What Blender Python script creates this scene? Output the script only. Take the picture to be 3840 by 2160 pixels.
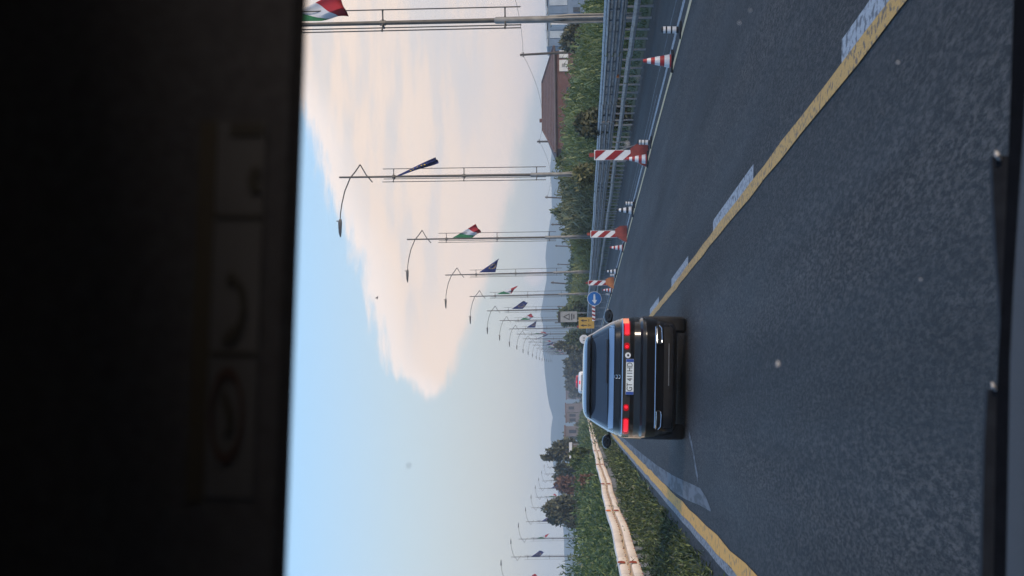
import bpy, bmesh, math, random
import numpy as np
from mathutils import Vector, Matrix
for o in list(bpy.data.objects): bpy.data.objects.remove(o)
scene = bpy.context.scene
COL = scene.collection
R = math.radians
rng = np.random.default_rng(7)
random.seed(7)

# ------------------------------------------------------------------ camera
# phone held sideways inside a car: world up points to the picture's left
FPX, VPX, VPY, ROLL, CAMH = 7680.0, 2185.0, 1520.0, 0.012, 1.53
yv = Vector((VPX-1920, -(VPY-1080), -FPX)).normalized()
zv = Vector((-1, -ROLL, 0)); zv = (zv - yv*zv.dot(yv)).normalized()
xv = yv.cross(zv)
CAMROT = Matrix((xv, yv, zv))                    # camera axes -> world axes
cam_d = bpy.data.cameras.new('camera')
cam_d.sensor_fit = 'HORIZONTAL'; cam_d.sensor_width = 36; cam_d.lens = 72
cam_d.clip_start = 0.05; cam_d.clip_end = 30000
cam_d.dof.use_dof = True; cam_d.dof.focus_distance = 45; cam_d.dof.aperture_fstop = 19
cam = bpy.data.objects.new('camera', cam_d); COL.objects.link(cam)
cam.matrix_world = Matrix.Translation((0, 0, CAMH)) @ CAMROT.to_4x4()
scene.camera = cam
def P(x, y, Y):
    """world point at depth Y metres seen at photograph pixel (x, y)"""
    d = CAMROT @ Vector(((x-1920)/FPX, -(y-1080)/FPX, -1))
    return Vector((0, 0, CAMH)) + d*(Y/d.y)

# ------------------------------------------------------------------ world, sun, exposure
SUN_AZ, SUN_EL = R(132), R(12)
W = bpy.data.worlds.new('World'); scene.world = W; W.use_nodes = True
nt = W.node_tree; nt.nodes.clear(); NN = nt.nodes.new; LK = nt.links.new
def vmath(op, a, b=None, c=None, clamp=False):
    n = NN('ShaderNodeMath'); n.operation = op; n.use_clamp = clamp
    for i, v in enumerate((a, b, c)):
        if v is None: continue
        if isinstance(v, (int, float)): n.inputs[i].default_value = v
        else: LK(v, n.inputs[i])
    return n.outputs[0]
def smooth(v, a, b):
    n = NN('ShaderNodeMapRange'); n.interpolation_type = 'SMOOTHSTEP'
    LK(v, n.inputs[0]); n.inputs[1].default_value = a; n.inputs[2].default_value = b
    return n.outputs[0]
def mixc(f, a, b):
    n = NN('ShaderNodeMix'); n.data_type = 'RGBA'
    if isinstance(f, (int, float)): n.inputs[0].default_value = f
    else: LK(f, n.inputs[0])
    for i, v in ((6, a), (7, b)):
        if isinstance(v, tuple): n.inputs[i].default_value = (*v, 1)
        else: LK(v, n.inputs[i])
    return n.outputs[2]
tc = NN('ShaderNodeTexCoord'); sep = NN('ShaderNodeSeparateXYZ'); LK(tc.outputs['Generated'], sep.inputs[0])
sx, sy, sz = sep.outputs
az = vmath('ARCTAN2', sx, sy); el = vmath('ARCSINE', sz)
sky = NN('ShaderNodeTexSky'); sky.sky_type = 'NISHITA'; sky.sun_disc = False
sky.sun_elevation = SUN_EL; sky.sun_rotation = SUN_AZ
sky.air_density = 1.0; sky.dust_density = 1.5; sky.ozone_density = 1.5
ramp = NN('ShaderNodeValToRGB'); LK(vmath('DIVIDE', el, 0.6, clamp=True), ramp.inputs[0])
cr = ramp.color_ramp
for i, (p, c) in enumerate([(0, (6.0, 5.5, 4.9)), (.06, (5.9, 5.7, 5.2)), (.15, (4.9, 6.0, 6.9)), (.235, (3.65, 6.0, 8.75)), (.5, (3.0, 5.2, 8.6)), (1, (2.3, 4.0, 7.2))]):
    e = cr.elements[i] if i < 2 else cr.elements.new(p)
    e.position = p; e.color = (*c, 1)
base = mixc(0.8, sky.outputs[0], ramp.outputs[0])
def fcurve(v, pts):
    n = NN('ShaderNodeFloatCurve'); LK(v, n.inputs[1]); c = n.mapping.curves[0]
    c.points[0].location = pts[0]; c.points[1].location = pts[-1]
    for p in pts[1:-1]: c.points.new(*p)
    n.mapping.update(); return n.outputs[0]
tz = vmath('DIVIDE', vmath('ADD', az, .05), .4, clamp=True)
up = fcurve(tz, [((a+.05)/.4, e/.3) for a, e in [(-.05, .02), (-.004, .066), (.0038, .0755), (.0116, .0835), (.0194, .0934), (.0482, .103), (.0715, .1089), (.1095, .1234), (.1328, .1284), (.16, .142), (.2, .165), (.35, .25)]])
lo = fcurve(tz, [((a+.05)/.4, e/.3) for a, e in [(-.05, .12), (-.004, .078), (.0038, .0725), (.0087, .067), (.0174, .0613), (.0349, .0555), (.0639, .0439), (.097, .0341), (.132, .0263), (.159, .0186), (.22, .012), (.35, .008)]])
up = vmath('MULTIPLY', up, .3); lo = vmath('MULTIPLY', lo, .3)
comb = NN('ShaderNodeCombineXYZ'); LK(az, comb.inputs[0]); LK(vmath('MULTIPLY', el, 2.2), comb.inputs[1])
def noise(vec, scale, detail, rough=.55):
    n = NN('ShaderNodeTexNoise'); LK(vec, n.inputs['Vector']); n.inputs['Scale'].default_value = scale
    n.inputs['Detail'].default_value = detail; n.inputs['Roughness'].default_value = rough
    return n.outputs[0]
n1 = vmath('SUBTRACT', noise(comb.outputs[0], 38, 6), .5)
comb2 = NN('ShaderNodeCombineXYZ'); LK(az, comb2.inputs[0]); LK(vmath('MULTIPLY', el, 7.0), comb2.inputs[1])
LK(vmath('MULTIPLY', sz, .3), comb2.inputs[2])
streak = noise(comb2.outputs[0], 14, 5, .55)
wisp = noise(comb2.outputs[0], 45, 4, .6)
wob = vmath('ADD', vmath('MULTIPLY', n1, .014), vmath('MULTIPLY', vmath('SUBTRACT', wisp, .5), .016))
mu = smooth(vmath('ADD', vmath('SUBTRACT', up, el), wob), -.004, .006)
ml = smooth(vmath('SUBTRACT', vmath('SUBTRACT', el, lo), vmath('MULTIPLY', wob, .5)), -.002, .006)
mask = vmath('MULTIPLY', vmath('MULTIPLY', mu, ml), smooth(az, 2.6, 1.6))
mask = vmath('MULTIPLY', mask, vmath('MULTIPLY_ADD', smooth(streak, .25, .5), .12, .87))
# a small low pink cloud over the hills
d2 = vmath('ADD', vmath('POWER', vmath('DIVIDE', vmath('SUBTRACT', az, .0625), .0045), 2.0), vmath('POWER', vmath('DIVIDE', vmath('SUBTRACT', el, .022), .005), 2.0))
small = vmath('MULTIPLY', smooth(vmath('ADD', d2, vmath('MULTIPLY', n1, 3.0)), 1.4, .3), .55)
ccol = mixc(smooth(streak, .36, .62), (7.8, 6.15, 5.0), (6.1, 5.5, 5.2))
ccol = mixc(smooth(vmath('SUBTRACT', el, lo), .045, .004), ccol, (7.9, 6.25, 5.1))
ccol = mixc(smooth(vmath('SUBTRACT', up, el), .022, .0), ccol, (8.0, 6.9, 6.3))
skyc = mixc(mask, base, ccol)
skyc = mixc(small, skyc, (8.2, 6.4, 5.6))
bg = NN('ShaderNodeBackground'); LK(skyc, bg.inputs[0]); bg.inputs[1].default_value = 0.1
wo = NN('ShaderNodeOutputWorld'); LK(bg.outputs[0], wo.inputs[0])
sun_d = bpy.data.lights.new('sun', 'SUN'); sun_d.energy = 2.3; sun_d.angle = R(12); sun_d.color = (1, .80, .62)
sun = bpy.data.objects.new('sun', sun_d); COL.objects.link(sun)
sdir = Vector((math.sin(SUN_AZ)*math.cos(SUN_EL), math.cos(SUN_AZ)*math.cos(SUN_EL), math.sin(SUN_EL)))
sun.rotation_euler = sdir.to_track_quat('Z', 'Y').to_euler()
vs = scene.view_settings
vs.view_transform = 'Standard'; vs.look = 'None'; vs.gamma = 1; vs.exposure = .47; vs.use_curve_mapping = False
W.cycles.sampling_method = 'MANUAL'; W.cycles.sample_map_resolution = 512
cy = scene.cycles; cy.max_bounces = 5; cy.diffuse_bounces = 2; cy.glossy_bounces = 3; cy.transmission_bounces = 2
scene.cycles.transparent_max_bounces = 8
scene.cycles.volume_bounces = 1

# ------------------------------------------------------------------ materials
def mat(name, c1, c2=None, rough=.6, metal=0, scale=8, bump=0, bscale=None, emit=None, stretch=(1, 1, 1), detail=5, lo_=.35, hi_=.65, coat=0, island=False, transl=0, spec=.5, contrast_bump=1.0):
    m = bpy.data.materials.new(name); m.use_nodes = True
    t = m.node_tree; b = t.nodes['Principled BSDF']
    b.inputs['Roughness'].default_value = rough; b.inputs['Metallic'].default_value = metal
    b.inputs['Specular IOR Level'].default_value = spec
    if coat: b.inputs['Coat Weight'].default_value = coat; b.inputs['Coat Roughness'].default_value = .03; b.inputs['Coat IOR'].default_value = 1.33
    c2 = c2 or tuple(v*.8 for v in c1)
    tcn = t.nodes.new('ShaderNodeTexCoord'); mp = t.nodes.new('ShaderNodeMapping'); mp.inputs['Scale'].default_value = stretch
    t.links.new(tcn.outputs['Object'], mp.inputs[0])
    nz = t.nodes.new('ShaderNodeTexNoise'); nz.inputs['Scale'].default_value = scale; nz.inputs['Detail'].default_value = detail
    t.links.new(mp.outputs[0], nz.inputs['Vector'])
    rp = t.nodes.new('ShaderNodeValToRGB'); rp.color_ramp.elements[0].position = lo_; rp.color_ramp.elements[1].position = hi_
    rp.color_ramp.elements[0].color = (*c1, 1); rp.color_ramp.elements[1].color = (*c2, 1)
    if island:
        g = t.nodes.new('ShaderNodeNewGeometry')
        rp.color_ramp.elements[0].position = 0; rp.color_ramp.elements[1].position = 1
        mid = rp.color_ramp.elements.new(.74); mid.color = (*[(a*.7+b_*.3) for a, b_ in zip(c1, c2)], 1)
        t.links.new(g.outputs['Random Per Island'], rp.inputs[0])
    else:
        t.links.new(nz.outputs[0], rp.inputs[0])
    t.links.new(rp.outputs[0], b.inputs['Base Color'])
    if bump:
        nb = t.nodes.new('ShaderNodeTexNoise'); nb.inputs['Scale'].default_value = bscale or scale*4; nb.inputs['Detail'].default_value = 4
        t.links.new(mp.outputs[0], nb.inputs['Vector'])
        bp = t.nodes.new('ShaderNodeBump'); bp.inputs['Strength'].default_value = bump; bp.inputs['Distance'].default_value = .02
        t.links.new(nb.outputs[0], bp.inputs['Height']); t.links.new(bp.outputs[0], b.inputs['Normal'])
    if emit:
        b.inputs['Emission Color'].default_value = (*emit[:3], 1); b.inputs['Emission Strength'].default_value = emit[3]
    if transl:
        tr = t.nodes.new('ShaderNodeBsdfTranslucent'); mx = t.nodes.new('ShaderNodeMixShader'); mx.inputs[0].default_value = transl
        t.links.new(rp.outputs[0], tr.inputs[0]); t.links.new(b.outputs[0], mx.inputs[1]); t.links.new(tr.outputs[0], mx.inputs[2])
        t.links.new(mx.outputs[0], t.nodes['Material Output'].inputs[0])
    return m
def asphalt_mat(name, c1, c2, patch):
    m = bpy.data.materials.new(name); m.use_nodes = True; t = m.node_tree; b = t.nodes['Principled BSDF']
    tcn = t.nodes.new('ShaderNodeTexCoord')
    def nz(scale, det, st=(1, 1, 1), rough=.6):
        mp = t.nodes.new('ShaderNodeMapping'); mp.inputs['Scale'].default_value = st; t.links.new(tcn.outputs['Object'], mp.inputs[0])
        n = t.nodes.new('ShaderNodeTexNoise'); n.inputs['Scale'].default_value = scale; n.inputs['Detail'].default_value = det
        n.inputs['Roughness'].default_value = rough
        t.links.new(mp.outputs[0], n.inputs['Vector']); return n.outputs[0]
    fine = nz(42, 3, (1, .17, 1), rough=.75); wear = nz(1.1, 4, (1, .06, 1)); blot = nz(.35, 5)
    def rampn(v, a, b_, ca, cb):
        r = t.nodes.new('ShaderNodeValToRGB'); r.color_ramp.elements[0].position = a; r.color_ramp.elements[1].position = b_
        r.color_ramp.elements[0].color = (*ca, 1); r.color_ramp.elements[1].color = (*cb, 1); t.links.new(v, r.inputs[0]); return r.outputs[0]
    def mul(a, b_, f=1):
        x = t.nodes.new('ShaderNodeMix'); x.data_type = 'RGBA'; x.blend_type = 'MULTIPLY'; x.inputs[0].default_value = f
        t.links.new(a, x.inputs[6]); t.links.new(b_, x.inputs[7]); return x.outputs[2]
    c = rampn(fine, .41, .62, c1, c2)
    c = mul(c, rampn(nz(17, 4, (1, .2, 1), .7), .36, .62, (.66, .66, .67), (1.25, 1.25, 1.24)))
    c = mul(c, rampn(wear, .35, .65, (.82, .82, .84), (1.12, 1.12, 1.12)))
    c = mul(c, rampn(blot, .3, .7, (.85, .85, .87), (1.1, 1.1, 1.08)))
    spx = t.nodes.new('ShaderNodeSeparateXYZ'); t.links.new(tcn.outputs['Object'], spx.inputs[0])
    mr = t.nodes.new('ShaderNodeMapRange'); t.links.new(spx.outputs[0], mr.inputs[0]); mr.inputs[1].default_value = -2.5; mr.inputs[2].default_value = 10
    tr = t.nodes.new('ShaderNodeValToRGB'); t.links.new(mr.outputs[0], tr.inputs[0]); tr.color_ramp.interpolation = 'EASE'
    stops = [(-2.5, .8), (-1.1, .95), (-.55, 1.25), (.15, .72), (.95, 1.22), (1.7, .85), (2.5, .92), (3.2, 1.22), (4.0, .75), (4.75, 1.2), (5.7, .95), (6.6, .72), (8.0, .62), (9.6, .55)]
    for i, (x_, f_) in enumerate(stops):
        e = tr.color_ramp.elements[i] if i < 2 else tr.color_ramp.elements.new((x_+2.5)/12.5)
        e.position = (x_+2.5)/12.5; e.color = (f_, f_, f_, 1)
    c = mul(c, tr.outputs[0])
    c = mul(c, rampn(nz(2.6, 5, (1, .035, 1), .65), .36, .60, (.78, .78, .78), (1.1, 1.1, 1.1)))
    vo = t.nodes.new('ShaderNodeTexVoronoi'); vo.feature = 'DISTANCE_TO_EDGE'; vo.inputs['Scale'].default_value = .22
    wv = t.nodes.new('ShaderNodeMix'); wv.data_type = 'VECTOR'; wv.inputs[0].default_value = .25
    nzv = t.nodes.new('ShaderNodeTexNoise'); nzv.inputs['Scale'].default_value = .9; nzv.inputs['Detail'].default_value = 6; t.links.new(tcn.outputs['Object'], nzv.inputs['Vector'])
    t.links.new(tcn.outputs['Object'], wv.inputs[4]); t.links.new(nzv.outputs[1], wv.inputs[5]); t.links.new(wv.outputs[1], vo.inputs['Vector'])
    c = mul(c, rampn(vo.outputs[0], .0015, .006, (.55, .55, .55), (1, 1, 1)), .7)
    t.links.new(c, b.inputs['Base Color'])
    rr = t.nodes.new('ShaderNodeMapRange'); t.links.new(wear, rr.inputs[0]); rr.inputs[1].default_value = .3; rr.inputs[2].default_value = .7
    rr.inputs[3].default_value = .60; rr.inputs[4].default_value = .74; b.inputs['Specular IOR Level'].default_value = .24
    t.links.new(rr.outputs[0], b.inputs['Roughness'])
    bp = t.nodes.new('ShaderNodeBump'); bp.inputs['Strength'].default_value = .55; bp.inputs['Distance'].default_value = .012
    t.links.new(nz(90, 4, rough=.7), bp.inputs['Height']); t.links.new(bp.outputs[0], b.inputs['Normal'])
    return m
def worn_paint(name, col, under, thr, scale=26, st=(1, .5, 1)):
    m = mat(name, under, col, rough=.65, scale=scale, lo_=thr-.06, hi_=thr+.06, bump=.4, bscale=70, stretch=st, detail=8)
    return m
M = {}
M['asphalt'] = asphalt_mat('asphalt', (.004, .0037, .0035), (.060, .052, .045), 1)
M['soil'] = mat('soil', (.05, .04, .03), (.10, .08, .055), rough=.95, scale=3, bump=.6)
M['grassland'] = mat('grassland', (.05, .065, .025), (.12, .11, .05), rough=.95, scale=.06, detail=8)
M['yellow_line'] = worn_paint('yellow_line', (.56, .30, .055), (.16, .10, .045), .425, scale=26)
M['orange_line'] = worn_paint('orange_line', (.74, .36, .04), (.30, .17, .045), .40, scale=14)
M['pale_yellow'] = worn_paint('pale_yellow', (.62, .48, .26), (.30, .25, .15), .36)
M['white_line'] = worn_paint('white_line', (.36, .37, .38), (.10, .10, .105), .455, scale=18)
M['white_worn'] = worn_paint('white_worn', (.105, .112, .125), (.035, .036, .04), .48, scale=9, st=(1, .10, 1))
M['white_grey'] = worn_paint('white_grey', (.24, .24, .245), (.07, .07, .072), .46)
M['faint_line'] = worn_paint('faint_line', (.12, .13, .15), (.04, .042, .046), .50, scale=12, st=(1, .2, 1))
M['galv'] = mat('galvanised', (.17, .18, .20), (.30, .32, .34), rough=.45, metal=.6, scale=3, bump=.05)
M['galv_dark'] = mat('galvanised_dull', (.16, .175, .20), (.27, .29, .32), rough=.6, metal=.4, scale=2.5)
M['cream'] = mat('cream_barrier', (.84, .71, .57), (.60, .49, .39), rough=.6, scale=3, stretch=(1, .3, 1), lo_=.45, hi_=.8)
M['rust'] = mat('rust_reflector', (.40, .085, .03), (.24, .05, .03), rough=.5, scale=9)
M['orange_refl'] = mat('orange_reflector', (.75, .20, .04), (.6, .15, .03), rough=.4)
M['pole_dark'] = mat('pole_paint', (.055, .050, .045), (.085, .078, .070), rough=.5, scale=4)
M['pole_grey'] = mat('pole_sleeve', (.16, .155, .145), (.24, .235, .22), rough=.55, scale=4)
M['wood'] = mat('pole_wood', (.045, .035, .028), (.085, .07, .055), rough=.9, scale=3, stretch=(6, 6, .4))
M['black'] = mat('black_rubber', (.012, .012, .013), (.022, .022, .024), rough=.8, scale=10)
M['cone_red'] = mat('cone_red', (.38, .018, .02), (.30, .016, .018), rough=.55, scale=12)
M['cone_white'] = mat('cone_white', (.72, .73, .74), (.60, .61, .63), rough=.45, scale=20)
M['base_red'] = mat('base_red', (.30, .05, .035), (.18, .03, .022), rough=.6, scale=6)
M['base_orange'] = mat('base_orange', (.55, .20, .06), (.40, .12, .04), rough=.6, scale=6)
M['sign_red'] = mat('sign_red', (.25, .011, .016), (.20, .010, .014), rough=.4, scale=6)
M['sign_white'] = mat('sign_white', (.66, .70, .74), (.58, .62, .66), rough=.4, scale=6)
M['sign_grey'] = mat('sign_grey', (.27, .285, .29), (.21, .22, .22), rough=.5, scale=3)
M['sign_blue'] = mat('sign_blue', (.012, .14, .44), (.01, .11, .36), rough=.35, scale=6)
M['sign_yellow'] = mat('sign_yellow', (.47, .30, .06), (.38, .24, .05), rough=.4, scale=6)
M['sign_black'] = mat('sign_black', (.015, .015, .016), (.02, .02, .02), rough=.6)
M['flag_blue'] = mat('flag_blue', (.012, .022, .13), (.02, .035, .17), rough=.85, scale=3, transl=.25)
M['flag_green'] = mat('flag_green', (.03, .20, .09), (.025, .16, .07), rough=.85, scale=3, transl=.25)
M['flag_white'] = mat('flag_white', (.68, .70, .74), (.60, .62, .67), rough=.85, scale=3, transl=.3)
M['flag_red'] = mat('flag_red', (.42, .025, .04), (.35, .02, .03), rough=.85, scale=3, transl=.25)
M['gold'] = mat('gold_star', (.7, .5, .05), (.6, .42, .04), rough=.7)
M['reed'] = mat('reed_leaf', (.09, .125, .028), (.58, .58, .24), rough=.55, island=True, transl=.5)
M['reed_dry'] = mat('reed_dry', (.20, .20, .05), (.46, .43, .14), rough=.6, island=True, transl=.5)
M['stalk'] = mat('reed_stalk', (.12, .13, .05), (.2, .19, .08), rough=.7)
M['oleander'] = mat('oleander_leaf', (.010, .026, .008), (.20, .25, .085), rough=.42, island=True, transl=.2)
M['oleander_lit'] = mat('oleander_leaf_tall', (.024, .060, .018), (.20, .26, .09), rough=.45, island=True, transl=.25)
M['bush'] = mat('bush_leaf', (.045, .07, .018), (.17, .20, .065), rough=.55, island=True, transl=.2)
M['olive'] = mat('olive_scrub', (.12, .12, .04), (.40, .37, .18), rough=.6, island=True, transl=.3)
M['tree_dark'] = mat('tree_leaf_dark', (.05, .058, .032), (.19, .19, .11), rough=.6, island=True, transl=.15)
M['dry_bush'] = mat('dry_bush_leaf', (.13, .07, .05), (.24, .14, .11), rough=.8, island=True, transl=.15)
M['bark'] = mat('bark', (.07, .055, .045), (.12, .10, .085), rough=.9, scale=6, stretch=(4, 4, .6), bump=.4)
M['hill'] = mat('hill_woods', (.035, .05, .03), (.07, .08, .045), rough=.95, scale=.01, detail=8)
M['brick'] = mat('brick_wall', (.10, .05, .045), (.14, .072, .065), rough=.9, scale=2, bump=.2)
M['roof'] = mat('roof_tiles', (.13, .075, .06), (.20, .12, .10), rough=.85, scale=1.3, stretch=(1, 6, 6), bump=.3)
M['roof_edge'] = mat('ridge_tile', (.10, .06, .05), (.16, .10, .085), rough=.85, scale=5)
M['plaster'] = mat('plaster', (.62, .63, .64), (.52, .53, .55), rough=.85, scale=1.5)
M['shed'] = mat('shed_panel', (.10, .16, .24), (.14, .20, .29), rough=.5, scale=1)
M['shed_light'] = mat('shed_panel_light', (.30, .36, .42), (.38, .44, .50), rough=.5, scale=1)
M['far_wall'] = mat('far_wall', (.13, .115, .12), (.19, .17, .17), rough=.9, scale=.5)
M['window'] = mat('window_dark', (.03, .04, .055), (.045, .055, .07), rough=.15)
M['wire'] = mat('wire', (.03, .03, .03), (.04, .04, .04), rough=.7)
M['paint_black'] = mat('car_paint_black', (.005, .005, .006), (.007, .007, .008), rough=.3, coat=1.0, scale=2, spec=.12)
M['satin'] = mat('sky_sheen', (.44, .49, .55), (.36, .41, .47), rough=.3, metal=1, scale=2)  # pale metal for strips that imitate sky reflections on the black paint
M['paint_white'] = mat('van_paint_white', (.72, .73, .75), (.66, .67, .69), rough=.3, coat=.6, scale=2)
M['paint_red'] = mat('van_paint_red', (.42, .03, .035), (.36, .03, .03), rough=.35, coat=.6, scale=2)
M['glass'] = mat('car_glass', (.012, .020, .034), (.015, .024, .040), rough=.04, spec=.8)
M['trim_black'] = mat('trim_black', (.012, .012, .013), (.018, .018, .019), rough=.5)
M['chrome'] = mat('chrome', (.62, .64, .67), (.55, .57, .60), rough=.12, metal=1)
M['tail'] = mat('tail_light', (.35, .002, .006), (.3, .002, .005), rough=.3, emit=(1, .02, .05, .72), spec=.3)
M['tail_dim'] = mat('tail_light_dim', (.22, .002, .006), (.18, .002, .005), rough=.25, emit=(1, .01, .02, .16), spec=.4)
M['amber'] = mat('turn_light', (.7, .20, .10), (.6, .18, .08), rough=.2, emit=(1, .32, .20, .42))
M['plate'] = mat('plate_white', (.62, .70, .74), (.56, .63, .67), rough=.4)
M['plate_blue'] = mat('plate_blue', (.02, .07, .32), (.02, .06, .28), rough=.4)
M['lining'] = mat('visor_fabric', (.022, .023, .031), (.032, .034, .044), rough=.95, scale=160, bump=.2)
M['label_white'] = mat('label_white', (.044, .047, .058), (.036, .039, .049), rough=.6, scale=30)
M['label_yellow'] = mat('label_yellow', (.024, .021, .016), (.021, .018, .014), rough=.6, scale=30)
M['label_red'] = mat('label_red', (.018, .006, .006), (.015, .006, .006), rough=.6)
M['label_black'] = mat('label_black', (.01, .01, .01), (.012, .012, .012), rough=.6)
M['dash'] = mat('dash_plastic', (.042, .042, .044), (.060, .060, .063), rough=.7, spec=.25, scale=120, bump=.3, stretch=(1, 8, 1))
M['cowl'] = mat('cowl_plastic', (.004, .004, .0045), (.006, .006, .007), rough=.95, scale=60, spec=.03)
M['wiper'] = mat('wiper_black', (.008, .010, .014), (.013, .016, .021), rough=.8, scale=60, spec=.12)
M['speck'] = mat('dried_splash', (.45, .45, .45), (.6, .6, .6), rough=.9, scale=400)
def thin(name, col, fac):
    m = bpy.data.materials.new(name); m.use_nodes = True; t = m.node_tree; t.nodes.remove(t.nodes['Principled BSDF'])
    a = t.nodes.new('ShaderNodeBsdfTransparent'); b = t.nodes.new('ShaderNodeBsdfGlossy'); b.inputs['Roughness'].default_value = .02
    a.inputs[0].default_value = (*col, 1)
    fr = t.nodes.new('ShaderNodeFresnel'); fr.inputs[0].default_value = 1.25
    mx = t.nodes.new('ShaderNodeMixShader')
    nz = t.nodes.new('ShaderNodeTexNoise'); nz.inputs['Scale'].default_value = 3
    ml = t.nodes.new('ShaderNodeMath'); ml.operation = 'MULTIPLY'; ml.inputs[1].default_value = fac
    t.links.new(fr.outputs[0], ml.inputs[0]); t.links.new(ml.outputs[0], mx.inputs[0])
    t.links.new(a.outputs[0], mx.inputs[1]); t.links.new(b.outputs[0], mx.inputs[2]); t.links.new(mx.outputs[0], t.nodes['Material Output'].inputs[0])
    return m
M['screen_glass'] = thin('windscreen_glass', (.98, .99, .995), .06)

# ------------------------------------------------------------------ mesh helpers
class MB:
    def __init__(s): s.v = []; s.f = []; s.mi = []
    def add(s, vs_, fs, mi=0):
        k = len(s.v); s.v += [tuple(v) for v in vs_]; s.f += [tuple(i+k for i in f) for f in fs]; s.mi += [mi]*len(fs); return s
    def box(s, c, d, rot=None, mi=0):
        x, y, z = [v/2 for v in d]
        pts = [Vector(p) for p in ((-x, -y, -z), (x, -y, -z), (x, y, -z), (-x, y, -z), (-x, -y, z), (x, -y, z), (x, y, z), (-x, y, z))]
        if rot is not None: pts = [rot @ p for p in pts]
        c = Vector(c)
        return s.add([p+c for p in pts], [(0, 3, 2, 1), (4, 5, 6, 7), (0, 1, 5, 4), (1, 2, 6, 5), (2, 3, 7, 6), (3, 0, 4, 7)], mi)
    def tube(s, pts, rad, n=8, mi=0, cap=True):
        pts = [Vector(p) for p in pts]
        if isinstance(rad, (int, float)): rad = [rad]*len(pts)
        k = len(s.v); vs_ = []; fs = []
        ref = None
        for i, p in enumerate(pts):
            d = (pts[min(i+1, len(pts)-1)]-pts[max(i-1, 0)]).normalized()
            if ref is None: ref = Vector((1, 0, 0)) if abs(d.x) < .9 else Vector((0, 1, 0))
            a = (ref - d*ref.dot(d)).normalized(); b = d.cross(a); ref = a
            for j in range(n):
                t = 2*math.pi*j/n; vs_.append(p+(a*math.cos(t)+b*math.sin(t))*rad[i])
        for i in range(len(pts)-1):
            for j in range(n): fs.append((i*n+j, i*n+(j+1) % n, (i+1)*n+(j+1) % n, (i+1)*n+j))
        if cap: fs.append(tuple(range(n-1, -1, -1))); fs.append(tuple((len(pts)-1)*n+j for j in range(n)))
        return s.add(vs_, fs, mi)
    def grid(s, fn, nu, nv, mi=0, flip=False):
        vs_ = [fn(i/nu, j/nv) for i in range(nu+1) for j in range(nv+1)]
        fs = []
        for i in range(nu):
            for j in range(nv):
                q = (i*(nv+1)+j, (i+1)*(nv+1)+j, (i+1)*(nv+1)+j+1, i*(nv+1)+j+1)
                fs.append(q[::-1] if flip else q)
        return s.add(vs_, fs, mi)
    def prism(s, poly, y0, y1, mi=0):
        """poly in (x, z), from y0 to y1"""
        n = len(poly)
        vs_ = [(p[0], y0, p[1]) for p in poly]+[(p[0], y1, p[1]) for p in poly]
        fs = [tuple(range(n)), tuple(range(2*n-1, n-1, -1))]+[(i, i+n, (i+1) % n+n, (i+1) % n) for i in range(n)]
        return s.add(vs_, fs, mi)
    def build(s, name, m, parent=None, smooth_=False, loc=(0, 0, 0), mods=None):
        me = bpy.data.meshes.new(name); me.from_pydata(s.v, [], s.f); me.validate(verbose=False)
        ms = m if isinstance(m, (list, tuple)) else [m]
        for x in ms: me.materials.append(x)
        if len(ms) > 1: me.polygons.foreach_set('material_index', s.mi[:len(me.polygons)])
        bm = bmesh.new(); bm.from_mesh(me); bmesh.ops.recalc_face_normals(bm, faces=bm.faces); bm.to_mesh(me); bm.free()
        if smooth_: shade(me)
        o = bpy.data.objects.new(name, me); COL.objects.link(o); o.location = loc
        if parent: o.parent = parent
        return o
def shade(me, ang=38):
    me.polygons.foreach_set('use_smooth', [True]*len(me.polygons))
    me.set_sharp_from_angle(angle=R(ang))
def tag(o, label=None, cat=None, group=None, kind=None):
    if label: o['label'] = label
    if cat: o['category'] = cat
    if group: o['group'] = group
    if kind: o['kind'] = kind
    return o
def empty(name, loc=(0, 0, 0), rz=0):
    o = bpy.data.objects.new(name, None); COL.objects.link(o); o.location = loc; o.rotation_euler.z = rz; o.empty_display_size = .2
    return o
def copy_tree(o, parent=None):
    c = o.copy(); COL.objects.link(c); c.parent = parent
    for k in ('label', 'group'):
        pass
    for ch in [x for x in bpy.data.objects if x.parent == o]: copy_tree(ch, c)
    return c
def raw(name, V, F, m, parent=None, sm=False):
    """fast mesh from numpy quads"""
    me = bpy.data.meshes.new(name)
    V = np.asarray(V, np.float32); F = np.asarray(F, np.int32); k = F.shape[1]
    me.vertices.add(len(V)); me.vertices.foreach_set('co', V.ravel())
    me.loops.add(F.size); me.loops.foreach_set('vertex_index', F.ravel())
    me.polygons.add(len(F)); me.polygons.foreach_set('loop_start', np.arange(0, F.size, k, dtype=np.int32))
    me.update(calc_edges=True); me.validate(verbose=False)
    me.materials.append(m)
    o = bpy.data.objects.new(name, me); COL.objects.link(o)
    if parent: o.parent = parent
    return o
def text_mesh(s, size, name, m, parent, loc, rot, sx_=1.0, thick=.0015):
    cu = bpy.data.curves.new(name, 'FONT'); cu.body = s; cu.size = size; cu.align_x = 'CENTER'; cu.align_y = 'CENTER'; cu.extrude = thick
    to = bpy.data.objects.new(name, cu); COL.objects.link(to)
    dg = bpy.context.evaluated_depsgraph_get(); me = bpy.data.meshes.new_from_object(to.evaluated_get(dg))
    bpy.data.objects.remove(to); bpy.data.curves.remove(cu)
    me.name = name; me.materials.clear(); me.materials.append(m)
    o = bpy.data.objects.new(name, me); COL.objects.link(o); o.parent = parent; o.location = loc; o.rotation_euler = rot; o.scale = (sx_, 1, 1)
    return o

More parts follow.
